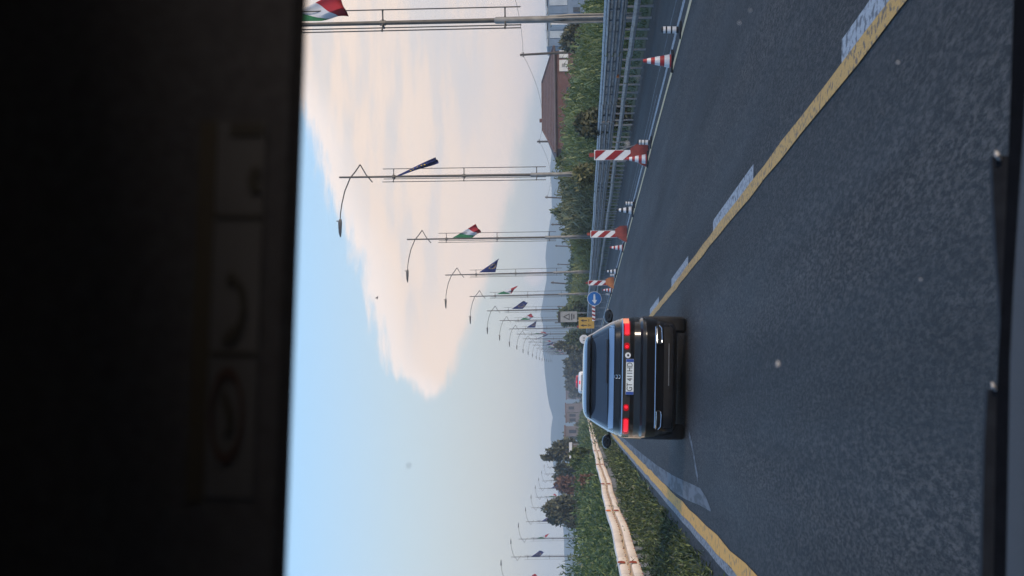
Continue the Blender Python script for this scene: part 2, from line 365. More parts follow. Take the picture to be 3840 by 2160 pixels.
# ------------------------------------------------------------------ road frame
KAP = 2.9e-5
def cv(Y): return .5*KAP*Y*Y if Y > 0 else 0
FALL = .03
XA, XB, XC, XW, XG, XP = -1.58, 1.975, 6.02, 6.46, 9.35, 10.5
def gz(X):
    if X >= -2.3: return -FALL*X
    if X > -6.4: return .069 + .03*(-2.3-X)/4
    return .08 - .012*(-6.4-X)
def road(X, Y, dz=0.0): return Vector((X+cv(Y), Y, gz(X)+dz))
def strip(name, pts, ys, m, parent=None, dz=0.0):
    """sheet over cross-section pts [(X, z)] swept along ys"""
    mb = MB(); n = len(pts)
    vs_ = [(X+cv(y), y, z+dz) for y in ys for X, z in pts]
    fs = [(i*n+j, i*n+j+1, (i+1)*n+j+1, (i+1)*n+j) for i in range(len(ys)-1) for j in range(n-1)]
    mb.add(vs_, fs); return mb.build(name, m, parent)
YS = list(range(-20, 200, 10))+list(range(200, 1800, 40))
gpts = [(-3400, -1.2), (-300, -1.2), (-60, -1.0), (-27, -.5), (-21, -.25), (-6.6, .02), (-2.2, 0.0), (-1, -.05), (9.8, -.37), (10.9, -.40), (13.2, -1.0), (60, -1.1), (400, -1.2), (3400, -1.2)]
g = strip('ground', gpts, [-280, -20]+YS[1:]+[2500, 3250], M['grassland']); tag(g, kind='structure')
main_road = strip('road', [(X, gz(X)) for X in (-2.25, 0, 3, 6, 8, 9.75)], YS, M['asphalt']); tag(main_road, kind='structure')
far_road = strip('opposite_road', [(X, gz(X)) for X in (-20, -13, -6.5)], YS, M['asphalt']); tag(far_road, kind='structure')
med = strip('median_soil', [(-6.7, gz(-6.7)+.03), (-4.4, .16), (-2.5, .11), (-2.12, gz(-2.12)+.012)], YS, M['soil']); tag(med, kind='structure')
verge = strip('verge', [(9.55, gz(9.55)+.012), (9.9, gz(9.55)+.03), (11.0, -.34), (13.0, -.93)], YS, M['grassland']); tag(verge, kind='structure')
def line(name, X, w, y0, y1, m, dz=.004, step=4, wob_=0.0):
    ys = np.linspace(y0, y1, max(2, int((y1-y0)/step)+1))
    mb = MB(); vs_ = []
    for i, y in enumerate(ys):
        o_ = wob_*(math.sin(y*.31)+.6*math.sin(y*.83+1)) ; ww = w*(1+ (.12*math.sin(y*1.7)+.08*math.sin(y*4.1) if wob_ else 0))
        for s_ in (-.5, .5):
            XX = X+o_+s_*ww; vs_.append((XX+cv(y), y, gz(XX)+dz))
    mb.add(vs_, [(2*i, 2*i+1, 2*i+3, 2*i+2) for i in range(len(ys)-1)])
    return mb.build(name, m, main_road)
line('yellow_lane_line', XA, .19, -5, 600, M['orange_line'], .008, 2, .003)
line('white_edge_line', XA-.14, .12, -5, 600, M['white_grey'], .004, 2, .004)
line('yellow_lane_line', XB, .125, -5, 600, M['yellow_line'], .008, 1.5, .006)
line('yellow_lane_line', XC, .12, -5, 600, M['pale_yellow'], .008, 2, .006)
line('white_edge_line', XW, .16, -5, 600, M['white_line'], .004)
line('faint_edge_line', XW+.62, .05, 20, 75, M['faint_line'], .004, 2, .03)
line('faint_edge_line', XW+.30, .05, 45, 120, M['faint_line'], .004, 2, .02)
for y0, y1 in ((6.4, 12.3), (18.7, 24.5), (30.3, 36.0), (42.0, 47.6), (54, 59.5), (66, 71.5), (78, 83.5), (90, 95.5)):
    line('lane_dash', XB+.125, .16, y0, y1, M['white_line'], .004)
# worn old edge line that runs into the lane beside the yellow one
mb = MB(); vs_ = []
prof = [(24.3, .015, -1.26), (25.2, .07, -1.22), (26.5, .11, -1.20), (28, .12, -1.23), (30, .13, -1.27), (34, .13, -1.33), (42, .12, -1.38), (60, .11, -1.41), (90, .10, -1.43)]
for y, w_, X in prof:
    for s_ in (-1, 1): vs_.append((X+s_*w_+cv(y), y, gz(X+s_*w_)+.004))
mb.add(vs_, [(2*i, 2*i+1, 2*i+3, 2*i+2) for i in range(len(prof)-1)]); mb.build('worn_white_line', M['white_worn'], main_road)
mb = MB(); vs_ = []
for y, w_, X in [(27.0, .05, -1.0), (27.6, .06, -.86), (28.4, .05, -.62), (29.5, .04, -.42)]:
    for s_ in (-1, 1): vs_.append((X+s_*w_+cv(y), y, gz(X+s_*w_)+.004))
mb.add(vs_, [(2*i, 2*i+1, 2*i+3, 2*i+2) for i in range(3)]); mb.build('worn_white_line', M['faint_line'], main_road)

# ------------------------------------------------------------------ hills
def hill(name, prof, Y, depth, m, seed):
    """ridge whose crest follows (px x, px y) at distance Y, sloping down towards us and away"""
    r_ = np.random.default_rng(seed)
    ys_ = [p[1] for p in prof][::-1]; xs_ = [p[0] for p in prof][::-1]
    cols = np.linspace(prof[-1][1], prof[0][1], 160); mb = MB(); vs_ = []; NR = 7
    for py in cols:
        px = np.interp(py, ys_, xs_)
        px += 1.5*math.sin(py*.021+seed)+1.0*math.sin(py*.057)+r_.normal(0, .5)
        for k in range(NR):
            t = k/(NR-1)
            if t <= .6: q = P(px, py, Y-depth*(1-t/.6)); top = P(px, py, Y).z; z = -2+(top+2)*math.sin(t/.6*math.pi/2)**1.2
            else: q = P(px, py, Y+depth*(t-.6)); z = -2+(P(px, py, Y).z+2)*math.cos((t-.6)/.4*math.pi/2)
            vs_.append((q.x, q.y, z))
    mb.add(vs_, [(i*NR+j, i*NR+j+1, (i+1)*NR+j+1, (i+1)*NR+j) for i in range(len(cols)-1) for j in range(NR-1)])
    o = mb.build(name, m, None, True); return tag(o, kind='structure')
hill('hills', [(2105, 4600), (2112, 3400), (2118, 2600), (2122, 2200), (2104, 1900), (2072, 1750), (2063, 1640), (2072, 1566), (2050, 1483), (2040, 1397), (2034, 1310), (2034, 1207), (2023, 1172), (2031, 1131), (2040, 1086), (2050, 1034), (2045, 960), (2050, 890), (2066, 800), (2070, 720), (2062, 640), (2066, 560), (2062, 300), (2075, 0), (2070, -800), (2085, -2200)], 2600, 480, M['hill'], 3)

# ------------------------------------------------------------------ vegetation helpers
def frames(n, r_, up_bias):
    d = r_.normal(0, 1, (n, 3)); d[:, 2] += up_bias; d /= np.linalg.norm(d, axis=1)[:, None]
    e = r_.normal(0, 1, (n, 3)); e -= d*(e*d).sum(1)[:, None]; e /= np.linalg.norm(e, axis=1)[:, None]
    return d, e
def leaves(pos, length, width, r_, up_bias=.3, d=None):
    """one rhombic leaf for every position"""
    n = len(pos); dd, e = frames(n, r_, up_bias)
    if d is not None: dd = d
    L = (length*r_.uniform(.6, 1.3, n))[:, None]; Wd = (width*r_.uniform(.7, 1.3, n))[:, None]
    nrm = np.cross(dd, e)
    V = np.stack([pos, pos+dd*L*.45+e*Wd*.5+nrm*Wd*.15, pos+dd*L, pos+dd*L*.45-e*Wd*.5+nrm*Wd*.15], 1).reshape(-1, 3)
    F = np.arange(4*n).reshape(n, 4)
    return V, F
def join(parts):
    Vs, Fs, k = [], [], 0
    for V, F in parts: Vs.append(V); Fs.append(F+k); k += len(V)
    return np.concatenate(Vs), np.concatenate(Fs)
def blades(base, length, width, r_, lean, droop):
    """arching two-segment reed blades growing from base"""
    n = len(base); a = r_.uniform(0, 2*math.pi, n)
    h = np.stack([np.cos(a), np.sin(a), np.zeros(n)], 1); L = (length*r_.uniform(.6, 1.25, n))[:, None]; w = (width*r_.uniform(.7, 1.3, n))[:, None]
    s_ = np.stack([-np.sin(a), np.cos(a), np.zeros(n)], 1); ln = (lean*r_.uniform(.5, 1.4, n))[:, None]; dr = (droop*r_.uniform(.3, 1.5, n))[:, None]
    z = np.array([[0, 0, 1.0]])
    p1 = base+L*.5*(z*.85+h*ln); p2 = p1+L*.5*(h*(ln+.5)-z*dr)
    V = np.stack([base-s_*w*.3, base+s_*w*.3, p1-s_*w*.5, p1+s_*w*.5, p2-s_*w*.08, p2+s_*w*.08], 1).reshape(-1, 3)
    k = np.arange(n)[:, None]*6
    F = np.concatenate([k+np.array([[0, 1, 3, 2]]), k+np.array([[2, 3, 5, 4]])])
    return V, F
def Yof(py, X):
    Y = FPX*X/(VPY-py)
    for _ in range(6): Y = FPX*(X+cv(Y))/(VPY-py)
    return Y
# reed bank along the right verge: its crest follows the photograph's silhouette
tops = [(-400, 2160), (0, 2195), (60, 2190), (85, 2180), (140, 2165), (190, 2140), (250, 2120), (300, 2110), (340, 2090), (400, 2086), (470, 2092), (520, 2105), (560, 2088), (620, 2084), (690, 2102), (740, 2106), (770, 2088), (800, 2092), (850, 2120), (880, 2140), (960, 2146), (1040, 2140), (1080, 2128), (1120, 2112), (1180, 2118), (1230, 2112), (1280, 2128), (1330, 2146), (1400, 2160)]
def reed_top(X, Y):
    py = VPY-FPX*(X+cv(Y))/Y
    return CAMH+(VPX-np.interp(py, [t[0] for t in tops], [t[1] for t in tops]))/FPX*Y
def reed_bed(name, label, y0, y1, n, m, X0, X1, hs, lf, seed):
    r_ = np.random.default_rng(seed)
    t = r_.uniform(0, 1, n); Y = 1/((1/y0)*(1-t)+(1/y1)*t); X = r_.uniform(X0, X1, n)
    H = np.array([reed_top(13.5, yy) for yy in Y])
    clump = .5+.5*np.sin(Y*.9+X*2.1)*np.sin(Y*.37-X*1.3)
    H = -.95+(H+.95)*hs*(1-.26*np.abs(r_.normal(0, .55, n))-.18*(1-clump))*(1-.05*(X-X0))
    parts = []
    for k in range(lf):
        f = r_.uniform(.12, 1.0, n)**.8
        sc = np.clip(Y/75, .8, 3.2)
        b = np.stack([X+np.array([cv(y) for y in Y])+r_.normal(0, .12, n), Y+r_.normal(0, .15, n), -.95+(H+.95)*f-.35], 1)
        parts.append(blades(b, .75*sc**.35, .062*sc, r_, .45, .55))
    V, F = join(parts)
    o = raw(name, V, F, m); tag(o, label, 'reeds', kind='stuff'); return o
reed_bed('reed_thicket', 'dense green giant reeds growing behind the right-hand guardrail', 42, 118, 3600, M['reed'], 12.3, 15.5, 1.07, 10, 1)
reed_bed('reed_thicket', 'duller mixed reeds and scrub farther along the right-hand guardrail', 112, 175, 2600, M['olive'], 12.3, 16, 1.08, 9, 2)
reed_bed('dry_grass_bank', 'yellowish tall grass on the far part of the right-hand bank', 150, 330, 3400, M['reed_dry'], 11.8, 15, .98, 9, 3)
reed_bed('reed_thicket', 'distant green scrub at the end of the right-hand bank', 230, 620, 3000, M['bush'], 15.5, 22, 1, 9, 4)
# grass strip under the right guardrail
r_ = np.random.default_rng(12); n = 9000
t = r_.uniform(0, 1, n); Y = 1/((1/40)*(1-t)+(1/260)*t); X = r_.uniform(9.75, 12.5, n)
b = np.stack([X+.5*KAP*Y*Y, Y, np.interp(X, [9.75, 11, 13], [-.27, -.35, -.93])], 1)
V, F = blades(b, .34*np.clip(Y/70, .8, 2), .02*np.clip(Y/45, 1, 4), r_, .5, .4)
tag(raw('verge_grass', V, F, M['bush']), 'green grass under and behind the right-hand guardrail', 'grass', kind='stuff')

def oleander(name, label, m, clumps, per, size, seed, wid=.2):
    """hedge of leafy clumps: leaves point out of each clump's centre; size grows with distance"""
    r_ = np.random.default_rng(seed); pos, dirs, sc = [], [], []
    for X, Y, z0, rad, hgt in clumps:
        q = r_.normal(0, 1, (per, 3)); q[:, 2] = np.abs(q[:, 2])*.9+.05; q /= np.linalg.norm(q, axis=1)[:, None]
        f = (r_.uniform(.15, 1, per)**.45)[:, None]
        pos.append(np.array([X+.5*KAP*Y*Y, Y, z0])+q*f*np.array([rad, rad, hgt]))
        d = q*.7+r_.normal(0, .75, (per, 3)); d[:, 2] += .08; d /= np.linalg.norm(d, axis=1)[:, None]; dirs.append(d)
        sc.append(np.full(per, min(max(Y/45, .8), 5)))
    pos, dirs, sc = np.concatenate(pos), np.concatenate(dirs), np.concatenate(sc)
    V, F = leaves(pos, size*sc**.75, size*wid*sc**.9, r_, .75, dirs)
    o = raw(name, V, F, m); return tag(o, label, 'hedge', kind='stuff')
r_ = np.random.default_rng(21); cl = []
Y = 18.0
while Y < 330:
    k = max(1, min(Y/60, 4))
    for X in (-2.1, -2.32, -2.54, -2.74) + ((-2.9, -3.05) if Y < 70 else ()):
        if r_.uniform() < .10: continue
        f = (-1.95-X)/.80
        cl.append((X+r_.normal(0, .04), Y+r_.uniform(-.3, .3)*k, .05, .21*min(k, 2)**.3*r_.uniform(.7, 1.2), (.10+.27*f)*r_.uniform(.5, 1.1)*(1 if Y < 50 else max(.45, 1-(Y-50)/120))))
    Y += .40*k
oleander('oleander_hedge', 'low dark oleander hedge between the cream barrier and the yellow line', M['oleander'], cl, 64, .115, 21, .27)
cl = []; Y = 24.0
while Y < 430:
    k = max(1, min(Y/60, 4))
    for X in ((-3.62, -4.1, -4.8, -5.3) if Y < 60 else (-3.9, -4.3, -4.9, -5.4)):
        lump = math.sin(Y*.62+.8*math.sin(Y*.23))*math.sin(Y*.29+2)
        edge = .78 if X > -3.95 else (.92 if X > -4.2 else 1)
        h = (1.72+.22*lump+(.25 if 44 < Y < 66 else 0))*edge*r_.uniform(.72, 1.12)
        cl.append((X+r_.normal(0, .12), Y+r_.uniform(-.4, .4)*k, .15, .55*k**.4*r_.uniform(.7, 1.2), h))
    Y += .85*k
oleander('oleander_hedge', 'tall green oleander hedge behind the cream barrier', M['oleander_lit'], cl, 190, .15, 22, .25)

def tree(name, label, cat, loc, h, rx, rz, m, nl, lsize, seed, trunk_h=None, lobes=9, group=None, sub=.45):
    r_ = np.random.default_rng(seed); t = empty(name, loc); tag(t, label, cat, group)
    th = trunk_h if trunk_h is not None else h*.35
    mb = MB(); mb.tube([(0, 0, -.3), (.03*h*.2, 0, th*.6), (0, .02*h, th+rz*.6)], [h*.028+.04, h*.022+.03, h*.008+.01], 8)
    cs = []
    for k in range(lobes):
        a = r_.uniform(0, 2*math.pi); rr = rx*math.sqrt(r_.uniform(.05, .75)); zz = h-rz+r_.uniform(-.75, .8)*rz
        sh = math.sqrt(max(.15, 1-((zz-(h-rz))/rz)**2)); c = Vector((rr*math.cos(a)*sh, rr*math.sin(a)*sh, zz)); cs.append(c)
        mb.tube([(0, 0, th*r_.uniform(.5, .95)), tuple(c*.55+Vector((0, 0, th*.35))), tuple(c)], [h*.012+.015, h*.008+.01, .006], 5)
    mb.build('trunk', M['bark'], t)
    per = nl//lobes; pp = []
    for c in cs:
        q = r_.normal(0, 1, (per, 3)); q /= np.linalg.norm(q, axis=1)[:, None]
        q *= (r_.uniform(.25, 1.0, per)**.5)[:, None]*r_.uniform(.7, 1.15)
        pp.append(np.array(c)+q*np.array([rx*sub, rx*sub, rz*sub]))
    pos = np.concatenate(pp); V, F = leaves(pos, lsize, lsize*.6, r_, .2)
    raw('crown', V, F, m, t); return t
def tree_px(name, label, cat, py, ptop, pw, Y, m, nl, ls, seed, zb=-1.0, trunk=.35, **kw):
    q = P(ptop, py, Y); h = q.z-zb; rx = pw/2/FPX*Y*1.0
    return tree(name, label, cat, (q.x, Y, zb), h, rx, min(h*(1-trunk)/2, h*.5), m, nl, ls, seed, trunk_h=h*trunk, **kw)
# right-hand side trees and bushes rising out of the reeds
tree_px('bush', 'rounded dark green bush left of the brick house above the reeds', 'bush', 600, 2082, 120, 118, M['bush'], 2600, .3, 31, trunk=.2)
tree_px('bush', 'ragged bush with twiggy top above the right-hand bank', 'bush', 785, 2086, 110, 160, M['bush'], 2200, .36, 32, trunk=.2)
tree_px('bush', 'dark bush hanging over the right guardrail below the brick house', 'bush', 445, 2165, 150, 70, M['tree_dark'], 2600, .2, 33, zb=-.6, trunk=.1)
tree('shrub', 'shrub at the foot of the second nearest right-hand lamp post', 'bush', (10.0, 89.5, -.3), 2.15, .75, .9, M['olive'], 900, .22, 41, trunk_h=.4)
tree_px('shade_tree', 'dark tree between the blue shed and the reeds', 'tree', 130, 2112, 110, 150, M['tree_dark'], 2200, .4, 34, trunk=.15)
tree_px('bush', 'green bush behind the far lamp posts on the right bank', 'bush', 1190, 2108, 110, 240, M['bush'], 2200, .5, 35, trunk=.15)
tree_px('round_tree', 'round dark tree far off beside the row of right-hand lamps', 'tree', 1300, 2083, 62, 330, M['tree_dark'], 2600, .55, 36, trunk=.25)
tree_px('bush', 'pale green bush just before the far round tree on the right', 'bush', 1262, 2130, 80, 300, M['bush'], 1800, .55, 37, trunk=.1)
for i, (py, pt, pw, Y) in enumerate([(1350, 2128, 60, 420), (1392, 2122, 60, 520), (1440, 2128, 70, 620), (1500, 2130, 80, 700), (1560, 2128, 80, 640), (1612, 2124, 70, 520)]):
    tree_px('distant_tree', 'hazy distant tree on the horizon, number %s from the round dark tree leftwards' % ('one', 'two', 'three', 'four', 'five', 'six')[i], 'tree', py, pt, pw, Y, M['tree_dark'], 1500, 1.0, 50+i, trunk=.1, group='distant trees on the horizon')
# left-hand side beyond the opposite carriageway
tree_px('pine_tree', 'tall leaning dark tree beside the white shelter on the left', 'tree', 1706, 2046, 40, 260, M['tree_dark'], 2200, .5, 61, trunk=.3)
tree_px('pine_tree', 'dark spreading tree above the white shelter on the left', 'tree', 1678, 2072, 60, 265, M['tree_dark'], 2400, .5, 62, trunk=.25)
tree_px('bush', 'dull green trees right of the leaning dark tree on the left', 'tree', 1752, 2090, 90, 270, M['tree_dark'], 2600, .55, 63, trunk=.15)
tree_px('bush', 'brownish scrub behind the left lamp posts', 'tree', 1812, 2098, 80, 240, M['dry_bush'], 1800, .45, 64, trunk=.15)
tree_px('bush', 'dark tree behind the left flags', 'tree', 1796, 2094, 90, 290, M['tree_dark'], 2400, .55, 65, trunk=.15)
tree_px('broad_tree', 'broad grey green tree rising over the oleander hedge on the left', 'tree', 1905, 2040, 120, 215, M['tree_dark'], 4200, .45, 66, trunk=.2, lobes=13)
tree_px('broad_tree', 'smaller dark tree left of the broad grey green one', 'tree', 1955, 2072, 60, 225, M['tree_dark'], 1800, .45, 67, trunk=.2)
tree_px('dry_bush', 'reddish brown dry bush beside the cream barrier', 'bush', 1812, 2168, 66, 102, M['dry_bush'], 2400, .2, 68, zb=.1, trunk=.1)
tree_px('bush', 'green bush at the foot of the dark trees on the left', 'bush', 1720, 2140, 70, 140, M['bush'], 1500, .3, 69, zb=0, trunk=.1)

# ------------------------------------------------------------------ right-hand guardrail
def node_obj(name, me, parent, loc, rot=(0, 0, 0)):
    o = bpy.data.objects.new(name, me); COL.objects.link(o); o.parent = parent; o.location = loc; o.rotation_euler = rot; return o
def sweep(profile, L, thick=.004):
    """open profile [(x, z)] swept along y by L with both sides"""
    mb = MB(); n = len(profile)
    vs_ = [(x, y, z) for y in (0, L) for x, z in profile]+[(x+thick, y, z) for y in (0, L) for x, z in profile]
    fs = [(j, j+1, n+j+1, n+j) for j in range(n-1)]+[(2*n+j, 3*n+j, 3*n+j+1, 2*n+j+1) for j in range(n-1)]
    fs += [(0, n, 3*n, 2*n), (n-1, 3*n-1, 4*n-1, 2*n-1)]+[(j, 2*n+j, 2*n+j+1, j+1) for j in range(n-1)]+[(n+j, n+j+1, 3*n+j+1, 3*n+j) for j in range(n-1)]
    mb.add(vs_, fs); return mb
gr = empty('guardrail', road(XG, 30)); tag(gr, 'grey galvanised steel guardrail with three wave beam and low rail along the right', 'guardrail')
gl = gr.location
tri = [(.03, .475), (-.03, .46), (-.035, .43), (.07, .39), (.07, .335), (-.04, .30), (-.04, .265), (.07, .225), (.07, .175), (-.04, .14), (-.04, .105), (.07, .06), (.07, .03), (.03, 0)]
PL = 4.5
pm = sweep(tri, PL-.03); po = pm.build('rail_panel', M['galv'], gr); pme = po.data; bpy.data.objects.remove(po)
lm = sweep([(.05, .14), (-.02, .135), (-.03, .07), (-.02, .005), (.05, 0)], PL-.03); lo_o = lm.build('lower_rail', M['galv'], gr); lme = lo_o.data; bpy.data.objects.remove(lo_o)
tm = MB(); tm.tube([(0, 0, 0), (0, PL-.02, 0)], .05, 8); to_ = tm.build('top_tube', M['galv'], gr, True); tme = to_.data; bpy.data.objects.remove(to_)
sm_ = MB(); sm_.box((0, 0, .55), (.045, .09, 1.15)); sm_.box((-.05, 0, .95), (.06, .10, .36)); so = sm_.build('post', M['galv_dark'], gr); sme = so.data; bpy.data.objects.remove(so)
NPAN = 82
for i in range(NPAN):
    y = 18+i*PL; q = road(XG, y)-gl; a = -KAP*y
    dz_ = .012*math.sin(i*1.3); dx_ = .012*math.sin(i*2.1+.5)
    for k in range(1):
        node_obj('rail_panel', pme, gr, q+Vector((-.11+dx_, 0, .62+dz_)), (0, 0, a))
    node_obj('lower_rail', lme, gr, q+Vector((-.16-dx_, 0, .36-dz_)), (0, 0, a))
    node_obj('top_tube', tme, gr, q+Vector((-.03, 0, 1.12+dz_*.6)), (0, 0, a))
for i in range(246):
    y = 18+i*1.5; q = road(XG, y)-gl
    node_obj('post', sme, gr, q+Vector((.02+.015*math.sin(i*1.7), .05*math.sin(i*2.9), -.02)), (0, .02*math.sin(i*.9), -KAP*y))
far = MB()
for z0, z1, dx in ((.62, 1.08, -.1), (.36, .5, -.15), (1.09, 1.16, 0)):
    ys = np.arange(387, 900, 12)
    far.add([(XG+dx+cv(y)-gl.x+e, y-gl.y, gz(XG)-gl.z+z) for y in ys for e, z in ((0, z0), (-.05, (z0+z1)/2), (0, z1))], [(3*i+j, 3*i+j+1, 3*i+j+4, 3*i+j+3) for i in range(len(ys)-1) for j in (0, 1)])
o = far.build('far_rail', M['galv'], gr); tag(o, kind='stuff')
om = MB(); om.prism([(-.04, 0), (.04, 0), (.04, .07), (-.04, .07)], -.06, .06); node = om.build('reflector', M['orange_refl'], gr); node.location = road(XG, Yof(260, XG))-gl+Vector((-.16, 0, .66))
# ------------------------------------------------------------------ cream median barrier
XM = -3.0
mbr = empty('median_barrier', (XM, 30, .1)); tag(mbr, 'wavy cream painted double wave steel barrier on the left median', 'barrier'); ml_ = mbr.location
def mpos(y):
    dx = .026*math.sin(y*.17)+.013*math.sin(y*.41+1)
    dz = .016*math.sin(y*.19+2)+.008*math.sin(y*.47)
    return Vector((XM+dx+cv(y), y, .50+dz))
wav = [(-.05, .0), (.03, .015), (.05, .05), (.05, .14), (.03, .172), (-.10, .192), (-.11, .205), (-.10, .218), (.03, .238), (.05, .27), (.05, .36), (.03, .395), (-.05, .41), (-.09, .405)]
def barrier_panel(y0, y1):
    mb = MB(); ys = np.linspace(y0, y1-.03, 3); n = len(wav)
    vs_ = []
    for y in ys:
        q = mpos(y)-ml_
        vs_ += [(q.x+x, q.y, q.z+z) for x, z in wav]
    k = len(vs_); vs_ += [(x-.006, y, z) for x, y, z in vs_]
    fs = []
    for i in range(2):
        for j in range(n-1):
            a = i*n+j; fs += [(a, a+1, a+n+1, a+n), (k+a, k+a+n, k+a+n+1, k+a+1)]
        fs += [(i*n, i*n+n, k+i*n+n, k+i*n), (i*n+n-1, k+i*n+n-1, k+i*n+2*n-1, i*n+2*n-1)]
    mb.add(vs_, fs); return mb
y = 16.0
while y < 420:
    st = 4.0 if y < 220 else 8.0
    barrier_panel(y, y+st).build('rail_panel', M['cream'], mbr, True)
    y += st
bt = MB(); bt.box((0.008, 0, 0), (.02, .03, .035)); bo = bt.build('bolt', M['rust'], mbr); bme = bo.data; bpy.data.objects.remove(bo)
pt = MB(); pt.box((-.12, 0, -.10), (.08, .10, .82)); pb = pt.build('post', M['galv_dark'], mbr); ptme = pb.data; bpy.data.objects.remove(pb)
tt = MB(); tt.add([(.05, -.09, .075), (.05, .09, .075), (.05, .09, -.01), (.05, -.09, -.01), (.075, -.09, .07), (.075, -.0, .035), (.075, -.09, 0)], [(0, 1, 2, 3), (4, 5, 6), (0, 4, 5, 1), (3, 2, 5, 6), (0, 3, 6, 4), (1, 5, 2)])
ro = tt.build('reflector', M['rust'], mbr); rme = ro.data; bpy.data.objects.remove(ro)
rme2 = rme.copy(); rme2.materials.clear(); rme2.materials.append(M['orange_refl'])
y = 18.0; i = 0
while y < 230:
    q = mpos(y)-ml_
    node_obj('post', ptme, mbr, q)
    if y < 110:
        for z in (.03, .255): node_obj('bolt', bme, mbr, q+Vector((.03, 1.0, z)))
        for z in (.03, .255): node_obj('bolt', bme, mbr, q+Vector((.03, 0, z)))
    y += 2.0; i += 1
for k, y in enumerate([20, 38.3, 56.7, 74.5, 98, 121, 145, 170, 195]):
    q = mpos(y)-ml_
    for z in (.085, .30): 
        o = node_obj('reflector', rme2 if (k == 2 and z > .2) else rme, mbr, q+Vector((0, 0, z))); o.scale = (1.3, 1.8, 1.7)

# ------------------------------------------------------------------ street lamps with flag rods
def lamp_parts(s, root):
    """s = +1: arm reaches to -X (right-hand row); -1: mirrored"""
    m = MB()
    m.tube([(0, 0, 2.3), (0, 0, 2.6), (0, 0, 4.15), (0, 0, 4.2)], [.05, .095, .095, .06], 10); slv = m.build('sleeve', M['pole_grey'], root, True)
    m = MB(); m.tube([(0, 0, 4.1), (0, 0, 9), (0, 0, 13.03)], [.065, .055, .042], 10); m.build('pole', M['pole_dark'], root, True)
    for dx, dy in ((.10, 0), (-.03, .1), (-.10, -.03), (.02, -.1)):
        m = MB(); m.tube([(dx, dy, -.5), (dx, dy, 2.2), (dx*.6, dy*.6, 2.75)], .036, 8); m.build('base_column', M['pole_grey'], root, True)
    rods = ((.36*s, 0.0), (-.10*s, .33), (-.24*s, -.27))
    for dx, dy in rods:
        m = MB(); m.tube([(dx, dy, 3.47), (dx, dy, 11.0)], .017, 6); m.build('rod', M['pole_dark'], root, True)
    for z in (3.9, 7.25, 10.5):
        m = MB()
        for dx, dy in rods:
            L = math.hypot(dx, dy); ux, uy = dx/L, dy/L
            m.tube([(ux*.05, uy*.05, z), (ux*.12, uy*.12, z), (dx*.88, dy*.88, z), (dx, dy, z)], [.045, .022, .022, .04], 6)
        m.tube([(0, 0, z-.08), (0, 0, z+.08)], .075, 8); m.build('rod_bracket', M['pole_dark'], root, True)
    m = MB(); m.tube([(-.25*s, 0, 11.49), (.1*s, 0, 11.78), (.576*s, 0, 12.05)], .026, 6); m.build('strut', M['pole_dark'], root, True)
    m = MB(); m.tube([(.576*s, 0, 12.05), (.25*s, 0, 12.28), (-.03*s, 0, 12.52), (-.63*s, 0, 12.78), (-1.23*s, 0, 12.93), (-1.67*s, 0, 13.0), (-1.97*s, 0, 13.02)], [.03, .03, .03, .028, .026, .024, .022], 6)
    m.build('arm', M['pole_dark'], root, True)
    m = MB()
    m.add([(-1.93*s, -.05, 12.96), (-2.1*s, -.12, 12.95), (-2.55*s, -.14, 12.98), (-2.76*s, -.06, 13.0), (-2.76*s, .06, 13.0), (-2.55*s, .14, 12.98), (-2.1*s, .12, 12.95), (-1.93*s, .05, 12.96)]
          + [(-1.93*s, -.04, 13.06), (-2.1*s, -.09, 13.11), (-2.55*s, -.10, 13.09), (-2.76*s, -.04, 13.04), (-2.76*s, .04, 13.04), (-2.55*s, .10, 13.09), (-2.1*s, .09, 13.11), (-1.93*s, .04, 13.06)],
          [tuple(range(7, -1, -1)), tuple(range(8, 16))]+[(i, (i+1) % 8, 8+(i+1) % 8, 8+i) for i in range(8)])
    m.tube([(-2.02*s, 0, 13.05), (-2.02*s, 0, 13.19)], .025, 6)
    m.build('lamp_head', M['pole_dark'], root, True)
ORD = ['nearest', 'second nearest', 'third nearest', 'fourth nearest', 'fifth nearest', 'sixth nearest', 'seventh nearest', 'eighth nearest', 'ninth nearest', 'tenth nearest', 'eleventh nearest', 'twelfth nearest', 'thirteenth nearest', 'fourteenth nearest', 'fifteenth nearest', 'sixteenth nearest', 'seventeenth nearest', 'eighteenth nearest', 'nineteenth nearest', 'twentieth nearest']
lampR = empty('street_lamp'); lamp_parts(1, lampR)
lampL = empty('street_lamp'); lamp_parts(-1, lampL)
RZ = [55.4]+[93.9+36.6*k for k in range(19)]
LZ = [273, 310, 347, 390, 432, 470, 507, 544, 581, 620]
lamps_r, lamps_l = [], []
for i, y in enumerate(RZ):
    o = lampR if i == 0 else copy_tree(lampR)
    X = XP + cv(y)
    o.location = (X, y, -.40); o['label'] = '%s lamp post of the right-hand row, dark with three flag rods' % ORD[i]; o['category'] = 'street lamp'; o['group'] = 'street lamps along the right'
    o.rotation_euler = (0, R(random.uniform(-.6, .5)), R(random.uniform(-7, 7))); lamps_r.append(o)
for i, y in enumerate(LZ):
    o = lampL if i == 0 else copy_tree(lampL)
    o.location = (-24.1+cv(y), y, -.40); o['label'] = '%s lamp post of the left-hand row beyond the hedge' % ORD[i]; o['category'] = 'street lamp'; o['group'] = 'street lamps beyond the left hedge'
    o.rotation_euler = (0, R(random.uniform(-.3, .3)), R(random.uniform(-4, 4))); lamps_l.append(o)
